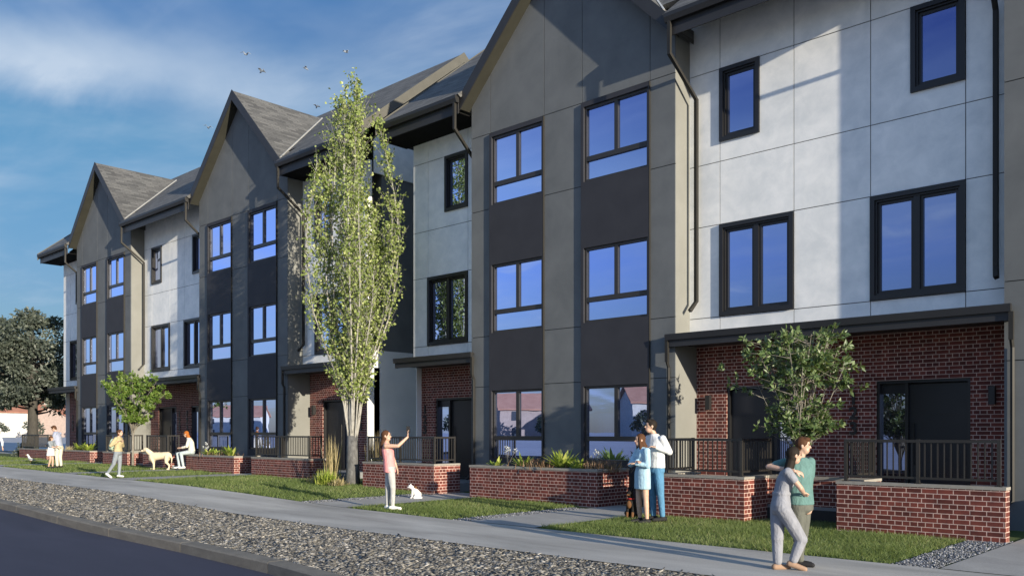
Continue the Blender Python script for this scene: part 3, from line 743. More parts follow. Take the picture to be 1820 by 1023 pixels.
def link_wall(label, x0, x1, y):
    gz = g((x0 + x1) / 2); root = thing('low_brick_wall', label, 'garden wall', ((x0 + x1) / 2, y, gz), 'low brick walls across the tree recesses')
    m = MB(); m.box(x0, x1, y, y + .2, gz - .25, WT - .05); m.build('brickwork', 'red_brick', root)
    c = MB(); c.box(x0, x1, y - .012, y + .212, WT - .05, WT); c.build('coping', 'concrete_cap', root)
link_wall('shaded low brick wall behind the bushy dark green young tree', -7.518, -5.852, 15.0)
link_wall('shaded low brick wall behind the cream dog and thin pale trunk', -34.388, -33.262, 15.1)
def planter(label, x0, x1, yf):
    gz = g((x0 + x1) / 2); t = .2; yb = 15.85
    root = thing('brick_planter', label, 'planter', ((x0 + x1) / 2, yf, gz), 'long brick planters under the gable windows')
    m = MB(); m.box(x0, x1, yf, yf + t, gz - .25, WT - .05); m.box(x0, x0 + t, yf + t, yb, gz - .25, WT - .05); m.box(x1 - t, x1, yf + t, yb, gz - .25, WT - .05)
    m.build('brickwork', 'red_brick', root)
    c = MB(); o = .014
    c.box(x0 - o, x1 + o, yf - o, yf + t + o, WT - .05, WT); c.box(x0 - o, x0 + t + o, yf + t + o, yb, WT - .05, WT); c.box(x1 - t - o, x1 + o, yf + t + o, yb, WT - .05, WT)
    c.build('coping', 'concrete_cap', root)
    s = MB(); s.box(x0 + t, x1 - t, yf + t, yb, .3, WT - .06); s.build('soil', 'planter_soil', root)
planter('long brick planter left of the couple with the black dog', -15.17, -11.29, 14.7)
planter('brick planter the red haired woman sits on', -29.75, -26.4, 14.72)
planter('farthest brick planter, behind the couple embracing on the lawn', -42.2, -38.4, 14.72)
planter('brick planter beyond the last path at the far right', -2.0, 1.6, 14.7)

# ================================================================== PLANTS
def leaf_mesh(name, P, D, size, mat, parent, aspect=.55, fold=.18, rg=rng):
    """leaves as small folded kites: P base points, D leaf directions, all local to parent"""
    P = np.asarray(P, 'f'); D = np.asarray(D, 'f'); n = len(P); size = np.asarray(size, 'f') * np.ones(n, 'f')
    D = D / (np.linalg.norm(D, axis=1, keepdims=True) + 1e-6)
    r = rg.normal(size=(n, 3)); S = np.cross(D, r); S /= (np.linalg.norm(S, axis=1, keepdims=True) + 1e-6); Nn = np.cross(S, D)
    L = size[:, None]; W = L * aspect * .5
    V = np.stack([P, P + D * L * .45 + S * W + Nn * W * fold * 2, P + D * L, P + D * L * .45 - S * W + Nn * W * fold * 2], 1).reshape(-1, 3)
    b = 4 * np.arange(n)[:, None]; F = np.concatenate([b + np.array([[0, 1, 2]]), b + np.array([[0, 2, 3]])], 0)
    v = np.clip(rg.normal(.45, .24, n), 0, 1)
    return arrays(name, V, F, mat, np.repeat(v, 4), parent)

def birch():
    rg = np.random.default_rng(21); X, Y = -19.75, 14.6; gz = g(X)
    root = thing('birch_tree', 'tall slender multi-stemmed birch with pale bark between the two blocks', 'tree', (X, Y, gz))
    tk = MB(); tk.tube([(0, 0, -.1), (.02, 0, .35), (0, .01, .9), (.0, .0, 1.35)], [.225, .185, .17, .15], 12)
    P = []; D = []; S = []
    def env(z): return float(np.interp(z, [1.5, 2.6, 3.5, 4.8, 6, 7.3, 8.9, 10.0, 10.8, 11.6], [.25, .5, .85, 1.3, 1.42, 1.4, 1.08, .78, .55, .3]))
    br = MB(); ns = 22
    for i in range(ns):
        az = i * 2.4 + rg.normal(0, .25); top = (11.3, 11.1, 10.9)[i] if i < 3 else rg.uniform(6.6, 10.6); k = (.05, .3, .3)[i] if i < 3 else rg.uniform(.3, .95)
        z0 = rg.uniform(.85, 1.35); pts = []; rad = []; nn = 16; wob = rg.normal(0, .05, (nn, 2)).cumsum(0) * .35
        r0 = rg.uniform(.016, .032) if i > 2 else .05
        for j in range(nn):
            t = j / (nn - 1); z = z0 + (top - z0) * t
            r = k * env(max(z, 2.2)) * (1 - math.exp(-(z - z0) / 1.7)) + .07
            if i == 0: r = .05
            pts.append((math.cos(az) * r + wob[j, 0] * t, math.sin(az) * r + wob[j, 1] * t, z)); rad.append(max(.006, r0 * (1 - t) ** .8 + .006))
        br.tube(pts, rad, 6)
        nt_ = int((top - 2.2) * 15)
        for q in range(nt_):
            zt = rg.uniform(2.2, top); f_ = (zt - z0) / (top - z0) * (nn - 1); a = int(min(nn - 2, f_)); u = f_ - a
            p = np.array(pts[a]) * (1 - u) + np.array(pts[a + 1]) * u
            ta = rg.uniform(0, 6.28); ln = rg.uniform(.35, .95) * (1.0 if zt < top - 1 else .55); out = rg.uniform(.3, .95)
            d = np.array([math.cos(ta) * out, math.sin(ta) * out, 1]); d /= np.linalg.norm(d)
            e = p + d * ln; rr = np.hypot(e[0], e[1]); aa = math.atan2(e[1], e[0]); lim = env(e[2]) * (1.0 + .13 * math.sin(3 * aa + e[2] * 1.9) * math.sin(e[2] * 2.7 + aa) + .08 * rg.normal())
            if rr > lim: e[:2] *= lim / rr
            mid = (p + e) / 2 + np.array([0, 0, -.03]); br.tube([p, mid, e], [.006, .004, .002], 3, False)
            m_ = int(rg.integers(9, 17))
            for t in rg.uniform(.15, 1.05, m_):
                b_ = p * (1 - t) + e * t + rg.normal(0, .05, 3); P.append(b_)
                D.append(rg.normal(0, .8, 3) + np.array([0, 0, -.35])); S.append(rg.uniform(.055, .105))
    tk.build('trunk', 'birch_shaded_bark', root, True, True); br.build('stems', 'birch_bark', root, True, True)
    leaf_mesh('crown', P, D, S, 'birch_leaf', root, .85, rg=rg)
    return root
birch()

def small_tree(label, X, Y, seed, mat, bark, H, crown_r, z_lo, stems, fork, leaf, nleaf, spread=1.0):
    rg = np.random.default_rng(seed); gz = g(X)
    root = thing('small_tree', label, 'tree', (X, Y, gz), 'small young trees in the wall recesses')
    tk = MB(); tk.tube([(0, 0, -.1), (.01, 0, fork * .5), (0, .01, fork)], [.055, .043, .038], 8)
    P = []; D = []; S = []; zc = (z_lo + H) / 2; hz = (H - z_lo) / 2; twigs = []
    for i in range(stems):
        az = i * 2.399 + rg.normal(0, .3); el = rg.uniform(.2, 1.1) if i % 3 else rg.uniform(1.0, 1.4)
        tip = np.array([math.cos(az) * math.cos(el) * crown_r * rg.uniform(.75, 1.1), math.sin(az) * math.cos(el) * crown_r * rg.uniform(.75, 1.1), zc + math.sin(el) * hz * rg.uniform(.7, 1.0) - (.25 * hz if el < .6 else 0)])
        base = np.array([0, 0, fork * rg.uniform(.75, 1.0)]); mid = base * .5 + tip * .5 + np.array([0, 0, -.1]) * rg.uniform(0, 1.5) + rg.normal(0, .07, 3)
        mid[:2] *= .8; tk.tube([base, base * .55 + mid * .45 + np.array([0, 0, .05]), mid, tip], [.02, .014, .009, .003], 6)
        for q in range(20):
            t = rg.uniform(.3, 1); p = (base * (1 - t) + mid * t) if rg.random() < .35 else (mid * (1 - t) + tip * t)
            d = rg.normal(0, 1, 3); d[2] = abs(d[2]) * .6 + .1; d /= np.linalg.norm(d); e = p + d * rg.uniform(.2, .55) * spread
            if e[2] < z_lo + .02: e[2] = z_lo + rg.random() * .2
            tk.tube([p, (p + e) / 2 + rg.normal(0, .02, 3), e], [.006, .004, .002], 3, False); twigs.append((p, e))
    for q in range(nleaf // 6):
        p, e = twigs[int(rg.integers(len(twigs)))]; t = rg.uniform(.35, 1.05); c = p * (1 - t) + e * t; dd = (e - p); dd /= np.linalg.norm(dd)
        for k in range(6):
            v = rg.normal(0, 1, 3); v = v - dd * v.dot(dd) * .5; v /= np.linalg.norm(v); P.append(c + rg.normal(0, .012, 3)); D.append(v + dd * .8 + np.array([0, 0, -.1])); S.append(leaf * rg.uniform(.6, 1.25))
    tk.build('trunk', bark, root, True, True); leaf_mesh('crown', P, D, S, mat, root, .42, rg=rg); return root
small_tree('bushy dark green young tree behind the embracing couple on the sidewalk', -6.72, 14.55, 17, 'shrub_leaf', 'grey_bark', 3.45, .98, 1.66, 20, 1.05, .108, 7600, 1.2)
small_tree('bright green young tree with thin pale trunk near the cream dog', -34.17, 14.72, 8, 'young_leaf', 'grey_bark', 3.62, 1.32, 1.75, 15, 1.4, .125, 8500)

def big_tree(name, label, X, Y, seed, H, cr, z_lo, trunk_r, mat, nclump, nleaf, leaf, group=None):
    rg = np.random.default_rng(seed); gz = g(X); root = thing(name, label, 'tree', (X, Y, gz), group)
    tk = MB(); zc = (H + z_lo) / 2; hz = (H - z_lo) / 2
    tk.tube([(0, 0, -.2), (0, .02, z_lo * .6), (.05, 0, zc * .9), (0, 0, zc + hz * .6)], [trunk_r * 1.25, trunk_r, trunk_r * .7, trunk_r * .2], 9)
    P = []; D = []; S = []
    for i in range(nclump):
        v = rg.normal(0, 1, 3); v /= np.linalg.norm(v); rr = rg.uniform(.45, 1) ** .6
        c = np.array([v[0] * cr * rr, v[1] * cr * rr, zc + v[2] * hz * rr]); cs = rg.uniform(.13, .27) * cr
        st = np.array([0, 0, max(z_lo * .7, min(c[2] - .6, zc))]); tk.tube([st, (st + c) / 2 + np.array([0, 0, -.15]), c], [trunk_r * .28, trunk_r * .16, .02], 5, False)
        m_ = nleaf // nclump; q = rg.normal(0, 1, (m_, 3)); q /= np.linalg.norm(q, axis=1, keepdims=True)
        q = q * (rg.random((m_, 1)) ** .4) * np.array([cs * 1.2, cs * 1.2, cs * .75])
        P += list(c + q); D += list(q / cs + rg.normal(0, .6, (m_, 3)) + np.array([0, 0, -.3])); S += list(leaf * rg.uniform(.6, 1.3, m_))
    tk.build('trunk', 'dark_bark', root, True, True); leaf_mesh('crown', P, D, S, mat, root, .6, rg=rg); return root
big_tree('broadleaf_tree', 'big dark green tree with thick trunk behind the leftmost railing', -51.4, 16.7, 3, 8.1, 3.2, 2.3, .27, 'dark_leaf', 64, 23000, .2)
big_tree('broadleaf_tree', 'dark tree crown cut by the left photo edge, beyond the big dark tree', -58.0, 15.2, 13, 8.4, 3.3, 2.2, .27, 'dark_leaf', 70, 16000, .22)

def strips(name, base, tips_dir, length, width, mat, parent, droop=.6, seg=4, rg=rng, cup=0):
    """strap leaves / grass blades that arch over: base Nx3, direction Nx3 (mostly up)"""
    base = np.asarray(base, 'f'); d = np.asarray(tips_dir, 'f'); n = len(base); d /= np.linalg.norm(d, axis=1, keepdims=True)
    length = np.asarray(length, 'f') * np.ones(n, 'f'); width = np.asarray(width, 'f') * np.ones(n, 'f')
    side = np.cross(d, np.array([0, 0, 1.0])); sl_ = np.linalg.norm(side, axis=1, keepdims=True); a = rg.uniform(0, 6.28, n)
    side = np.where(sl_ > .05, side / (sl_ + 1e-6), np.stack([np.cos(a), np.sin(a), 0 * a], 1))
    out = d.copy(); out[:, 2] = 0; V = []
    for j in range(seg + 1):
        t = j / seg; wv = width * (math.sin(math.pi * min(1, .18 + .82 * t)) if seg > 1 else (1 - t)) * .5
        c = base + d * (length * t)[:, None] + np.array([0, 0, -1.0]) * (length * droop * t * t * np.linalg.norm(out, axis=1))[:, None] * .8
        V.append(c + side * wv[:, None]); V.append(c - side * wv[:, None])
    V = np.stack(V, 1); k = 2 * (seg + 1); V = V.reshape(-1, 3); F = []
    for j in range(seg): F.append(np.array([2 * j, 2 * j + 1, 2 * j + 3, 2 * j + 2]))
    F = (np.stack(F)[None] + k * np.arange(n)[:, None, None]).reshape(-1, 4)
    return arrays(name, V, F, mat, np.repeat(np.clip(rg.normal(.5, .25, n), 0, 1), k), parent)

def rosette(label, loc, seed, n, ln, wd, mat, name='fern', cat='plant', group='leafy plants in the brick planters', up=.8):
    rg = np.random.default_rng(seed); root = thing(name, label, cat, loc, group)
    a = rg.uniform(0, 6.28, n); o = rg.uniform(.25, 1.1, n); d = np.stack([np.cos(a) * o, np.sin(a) * o, np.full(n, up)], 1)
    b = np.stack([np.cos(a) * .03, np.sin(a) * .03, 0 * a], 1)
    strips('leaves', b, d, rg.uniform(.6, 1.1, n) * ln * 1.35, 1.3 * wd * rg.uniform(.7, 1.2, n), mat, root, .42, 5, rg); return root
def tuft(label, loc, seed, n, ln, wd, mat, spread, name, cat='plant', group=None, lean=.25, shape=(1, 1)):
    rg = np.random.default_rng(seed); root = thing(name, label, cat, loc, group)
    b = np.stack([rg.normal(0, spread * shape[0], n), rg.normal(0, spread * shape[1], n), np.zeros(n)], 1); d = np.stack([rg.normal(0, lean, n), rg.normal(0, lean, n), np.ones(n)], 1)
    strips('blades', b, d, rg.uniform(.5, 1.1, n) * ln, wd, mat, root, .5, 3, rg); return root
def flower(label, loc, seed, n, h, group='thin stemmed pale flowers in the brick planters'):
    rg = np.random.default_rng(seed); root = thing('flowering_plant', label, 'flower', loc, group); st = MB(); P = []; D = []
    for i in range(n):
        e = np.array([rg.normal(0, .12), rg.normal(0, .06), h * rg.uniform(.6, 1.0)]); st.tube([(0, 0, 0), e * .5 + np.array([0, 0, .04]), e], .004, 4, False)
        for k in range(12): P.append(e + rg.normal(0, .012, 3)); D.append(rg.normal(0, 1, 3) + np.array([0, 0, .4]))
    s_ = st.build('stems', 'grey_bark', root, False, True); leaf_mesh('petals', P, D, .05, 'white_flower', root, .6, rg=rg); return root
def Xat(px, Y): return (.7299 * Y - 1545 * Y / .6835 / (px + 740)) / .6835
zp = WT - .07
for px, Y, n, l, lab in ((882, 15.0, 26, .26, 'small lime green fern at the left end of the long planter'), (931, 15.05, 34, .36, 'medium yellow green fern left of the brown heather'),
                         (1000, 15.1, 60, .50, 'largest bright green fern, right of the brown heather'), (1027, 15.0, 22, .30, 'small fern right beside the largest fern')):
    rosette(lab, (Xat(px, Y), Y, zp), px, n, l, .075, 'fern_leaf')
for px, Y, n, lab in ((962, 15.05, 420, 'brown heather clump between the two larger ferns'), (1062, 15.2, 520, 'dark heather clump at the right end of the long planter')):
    tuft(lab, (Xat(px, Y), Y, zp), px, n, .30, .02, 'heather_leaf', .2, 'heather', 'shrub', 'heather clumps in the brick planters', .35, (1.3, .8))
flower('pale flower stems left of the ferns in the long planter', (Xat(903, 15.2), 15.2, zp), 31, 7, .50)
flower('pale flower stems above the dark heather near the couple', (Xat(1055, 15.3), 15.3, zp), 32, 8, .45)
for px, Y, n, l, lab in ((372, 15.05, 30, .34, 'yellow green fern just right of the seated woman'), (386, 15.0, 22, .28, 'little fern in the middle of the seated woman\'s planter'), (410, 15.05, 44, .45, 'bright fern at the right end of the seated woman\'s planter')):
    rosette(lab, (Xat(px, Y), Y, zp), px, n, l, .075, 'fern_leaf')
tuft('brown heather in the seated woman\'s planter', (Xat(392, 15.2), 15.2, zp), 77, 380, .26, .02, 'heather_leaf', .28, 'heather', 'shrub', 'heather clumps in the brick planters', .35, (1.4, .7))
flower('pale flower stems in the seated woman\'s planter', (Xat(366, 15.3), 15.3, zp), 33, 6, .48)
rosette('bright fern in the farthest planter behind the embracing couple', (Xat(158, 15.0), 15.0, zp), 158, 44, .5, .08, 'fern_leaf')
rosette('yellow green fern at the left of the farthest planter', (Xat(142, 15.05), 15.05, zp), 142, 30, .42, .08, 'fern_leaf')
tuft('straw coloured heather in the farthest planter', (Xat(134, 15.1), 15.1, zp), 78, 300, .3, .025, 'straw_leaf', .25, 'heather', 'shrub', 'heather clumps in the brick planters', .4, (1.4, .7))
bz = g(-20.2)
tuft('lime green grass mound at the foot of the birch', (-20.05, 13.95, bz), 41, 520, .50, .020, 'fern_leaf', .09, 'grass_mound', 'ornamental grass', None, .55)
tuft('tall straw coloured grass stems beside the birch trunk', (-20.55, 14.5, bz), 42, 90, 1.35, .022, 'straw_leaf', .11, 'tall_grass', 'ornamental grass', None, .09)
tuft('tall golden grass behind the birch, right of its trunk', (-19.55, 15.3, bz), 43, 110, 1.5, .02, 'straw_leaf', .12, 'tall_grass', 'ornamental grass', None, .08)
tuft('low brown green tuft left of the lime grass mound', (-20.75, 14.05, bz), 44, 260, .28, .018, 'straw_leaf', .10, 'low_grass', 'ornamental grass', None, .7)
tuft('low brown green tuft right of the lime grass mound', (-19.5, 13.95, bz), 45, 260, .26, .018, 'straw_leaf', .09, 'low_grass', 'ornamental grass', None, .7)
def shrub(label, X, Y, seed, r, h, mat, n, leaf):
    rg = np.random.default_rng(seed); root = thing('shrub', label, 'shrub', (X, Y, g(X))); q = rg.normal(0, 1, (n, 3)); q /= np.linalg.norm(q, axis=1, keepdims=True); q[:, 2] = abs(q[:, 2])
    lump = 1 + .25 * np.sin(q[:, 0] * 5 + 1) * np.cos(q[:, 1] * 4 + q[:, 2] * 3); P = q * (rg.random((n, 1)) ** .35) * lump[:, None] * np.array([r, r, h])
    st = MB()
    for i in range(9):
        e = P[i] * .9; st.tube([(0, 0, -.05), e * .5, e], [.02, .012, .004], 5, False)
    st.build('branches', 'dark_bark', root, False, True); leaf_mesh('foliage', P, q + rg.normal(0, .6, (n, 3)), leaf, mat, root, .5, rg=rg)
shrub('low dark green bush at the left end of the leftmost wall', -47.9, 15.3, 51, .55, .72, 'dark_leaf', 2200, .10)

# lawn: real blades, denser near the camera
def lawn_blades():
    rg = np.random.default_rng(99); B = []
    blocks = [(a - .02, b + .02) for a, b in PATHS + STRIPS]
    for x0, x1, dens, h, wd in ((-10, -1, 2300, .062, .010), (-17, -10, 1500, .064, .013), (-27, -17, 850, .068, .018), (-48, -27, 420, .075, .026), (-62, -48, 120, .09, .03)):
        n = int((x1 - x0) * 4.2 * dens); x = rg.uniform(x0, x1, n); y = rg.uniform(10.86, 15.06, n); ok = np.ones(n, bool)
        for a, b in blocks: ok &= ~((x > a) & (x < b))
        fy = np.where((x > -7.4) & (x < -5.9), 15.0, 14.7)
        for a, b, yf in ((-5.84, -3.42, 14.0), (-9.4, -7.53, 14.06), (-19.09, -16.2, 14.46), (-25.3, -22.07, 14.72), (-36.75, -34.4, 14.6)): fy = np.where((x > a) & (x < b), yf, fy)
        fy = np.where((x > -22.07) & (x < -19.09), 14.9, fy); ok &= y < fy
        # uneven mowing and a ragged front edge
        pat = np.sin(x * 2.1 + np.sin(y * 1.7)) * np.cos(y * 2.6 + x * .7); ok &= rg.random(n) < (.72 + .28 * pat)
        ok &= y > 10.86 + .04 * (1 + np.sin(x * 9) * np.sin(x * 3.7))
        x, y = x[ok], y[ok]; m_ = len(x); z = np.interp(x, GXx, GXz) - .012
        hh = h * rg.uniform(.5, 1.25, m_) * (1 + .25 * pat[ok]); B.append((np.stack([x, y, z], 1), hh, np.full(m_, wd)))
    b = np.concatenate([q[0] for q in B]); h = np.concatenate([q[1] for q in B]); wd = np.concatenate([q[2] for q in B]); n = len(b)
    d = np.stack([rg.normal(0, .65, n), rg.normal(0, .65, n), np.ones(n)], 1)
    a = rg.uniform(0, 6.28, n); sd = np.stack([np.cos(a), np.sin(a), 0 * a], 1) * wd[:, None] * .5
    tip = b + d * h[:, None]; V = np.stack([b - sd, b + sd, tip], 1).reshape(-1, 3); F = np.arange(3 * n).reshape(-1, 3)
    v = np.clip(.46 + .16 * np.sin(b[:, 0] * 1.3) * np.cos(b[:, 1] * 1.9) + rg.normal(0, .2, n), 0, 1)
    o = arrays('grass', V, F, 'grass_blade', np.repeat(v, 3)); tag(o, 'short green lawn grass between the sidewalk and the brick walls', 'grass', kind='stuff')
lawn_blades()

# ================================================================== FAR TOWN, HILL
def house(label, X, Y, rz, w_, d_, h, rh, wallm, group=None, base=0, roofm='roof_tile_red'):
    root = thing('town_house', label, 'house', (X, Y, base), group, rz); a, b = w_ / 2, d_ / 2
    m = MB(); m.box(-a, a, -b, b, -.6, h); m.prism_x([(-b, h), (b, h), (0, h + rh * .93)], -a, a - .0); m.build('wall', wallm, root, False, True)
    r = MB(); e = .45
    for s in (-1, 1):
        r.hexa([(-a - e, s * (b + e), h - e * rh / b), (a + e, s * (b + e), h - e * rh / b), (a + e, 0, h + rh), (-a - e, 0, h + rh)],
               [(-a - e, s * (b + e), h - e * rh / b + .22), (a + e, s * (b + e), h - e * rh / b + .22), (a + e, 0, h + rh + .25), (-a - e, 0, h + rh + .25)])
    ro = r.build('roof', roofm, root, False, True)
    c = MB(); c.box(a * .4, a * .4 + .7, -.35, .35, h + rh * .4, h + rh + .9); c.build('chimney', wallm, ro, False, True)
    for fl in range(int(h // 2.8)):
        for k in range(3):
            x = -a + w_ * (k + .5) / 3; f = MB(); f.box(x - .55, x + .55, -b - .04, -b + .05, .9 + fl * 2.8, 2.3 + fl * 2.8); f.build('window', 'house_window', root, False, True)
    return root
G1 = 'red roofed town houses seen at the far left'; G2 = 'red roofed town houses across the street, mirrored in the ground floor windows'
house('white far house with red roof, near the left photo edge', -226, 64, R(-62), 15, 9, 6.3, 2.6, 'house_plaster_white', G1)
house('cream far house with red roof, left of the big trunk', -242, 77, R(-75), 13, 9, 6.0, 2.4, 'house_plaster_cream', G1)
house('pinkish far house with red roof, right of the big trunk', -226, 81, R(-58), 11, 9, 5.4, 2.2, 'house_plaster_pink', G1)
house('large pale far house behind the other far houses', -262, 96, R(-70), 18, 10, 7.2, 3.0, 'house_plaster_cream', G1)
for i, (X, Y, w_, h, wm, lab) in enumerate(((-62, -84, 14, 5.8, 'cream', 'cream house with red roof, nearest of the mirrored town houses'), (-82, -92, 12, 6.4, 'white', 'white house with red roof, second nearest mirrored house'),
                                       (-104, -86, 16, 5.6, 'pink', 'pink house with red roof among the mirrored town houses'), (-128, -96, 13, 6.2, 'white', 'white house with red roof, left of the pink mirrored house'),
                                       (-152, -88, 15, 5.4, 'cream', 'cream house with red roof, middle of the mirrored row'), (-182, -94, 18, 6.4, 'pink', 'wide pink house with red roof in the mirrored row'), (-214, -88, 15, 5.8, 'white', 'white house with red roof, farthest of the mirrored row'))):
    house(lab, X, Y, R((122, 131, 126, 118, 129, 124, 133)[i]), w_, 10, h, 2.7, 'house_plaster_' + wm, G2, 0, 'roof_tile_hazed')
for i, (X, Y, lab) in enumerate(((-206, 60, 'small round tree before the white far house'), (-211, 69, 'small round tree between the far houses'), (-208, 78.5, 'small round tree before the pinkish far house'))):
    big_tree('town_tree', lab, X, Y, 60 + i, 3.6, 2.0, .6, .12, 'dark_leaf', 16, 700, .5, 'small trees in front of the far town houses')
for i, (X, Y, lab) in enumerate(((-72, -74, 'round green tree before the nearest mirrored house'), (-94, -78, 'round green tree between two mirrored houses'), (-117, -76, 'round green tree beside the pink mirrored house'), (-140, -80, 'round green tree in the middle of the mirrored row'))):
    big_tree('town_tree', lab, X, Y, 70 + i, 4.6, 2.6, .7, .15, 'dark_leaf', 18, 900, .55, 'round trees before the mirrored town houses')
def hill():
    xs = np.linspace(-900, -330, 24); ys = np.linspace(-120, 620, 30); vs = []; fs = []
    for x in xs:
        for y in ys:
            t = (x + 330) / -570; hgt = 62 * math.sin(min(1, t * 1.5) * math.pi / 2) * (.75 + .25 * math.sin(y * .021 + 1) + .12 * math.sin(y * .05 + x * .03))
            vs.append((x, y, hgt * min(1, (y + 120) / 160) - 1))
    n = len(ys)
    for i in range(len(xs) - 1):
        for j in range(n - 1): fs.append((i * n + j, i * n + j + 1, (i + 1) * n + j + 1, (i + 1) * n + j))
    mb = MB(); mb.add(vs, fs); o = mb.build('hill', 'hill_grass', None, True); o['kind'] = 'structure'
hill()

# ================================================================== PEOPLE AND ANIMALS
UP = Vector((0, 0, 1))
def vox(name, mb, mat, parent, size, it=3, paint=None):
    """one continuous surface out of overlapping closed shapes"""
    me = bpy.data.meshes.new(name); me.from_pydata(mb.v, [], mb.f); me.update()
    bm = bmesh.new(); bm.from_mesh(me); bmesh.ops.recalc_face_normals(bm, faces=bm.faces); bm.to_mesh(me); bm.free()
    t = bpy.data.objects.new(name, me); COL.objects.link(t)
    a = t.modifiers.new('r', 'REMESH'); a.mode = 'VOXEL'; a.voxel_size = size
    if it: b = t.modifiers.new('s', 'SMOOTH'); b.factor = .5; b.iterations = it
    bpy.context.view_layer.update()
    m2 = bpy.data.meshes.new_from_object(t.evaluated_get(bpy.context.evaluated_depsgraph_get()))
    bpy.data.objects.remove(t); bpy.data.meshes.remove(me); m2.name = name
    m2.polygons.foreach_set('use_smooth', [True] * len(m2.polygons)); m2.materials.clear(); m2.materials.append(M[mat])
    o = bpy.data.objects.new(name, m2); COL.objects.link(o); o.parent = parent; return o
def ring(c, ax, fw, a, b, n=16): return [Vector(c) + ax * (a * math.cos(2 * math.pi * k / n)) + fw * (b * math.sin(2 * math.pi * k / n)) for k in range(n)]
def quat_face(f): return Vector(f).normalized().to_track_quat('Y', 'Z')

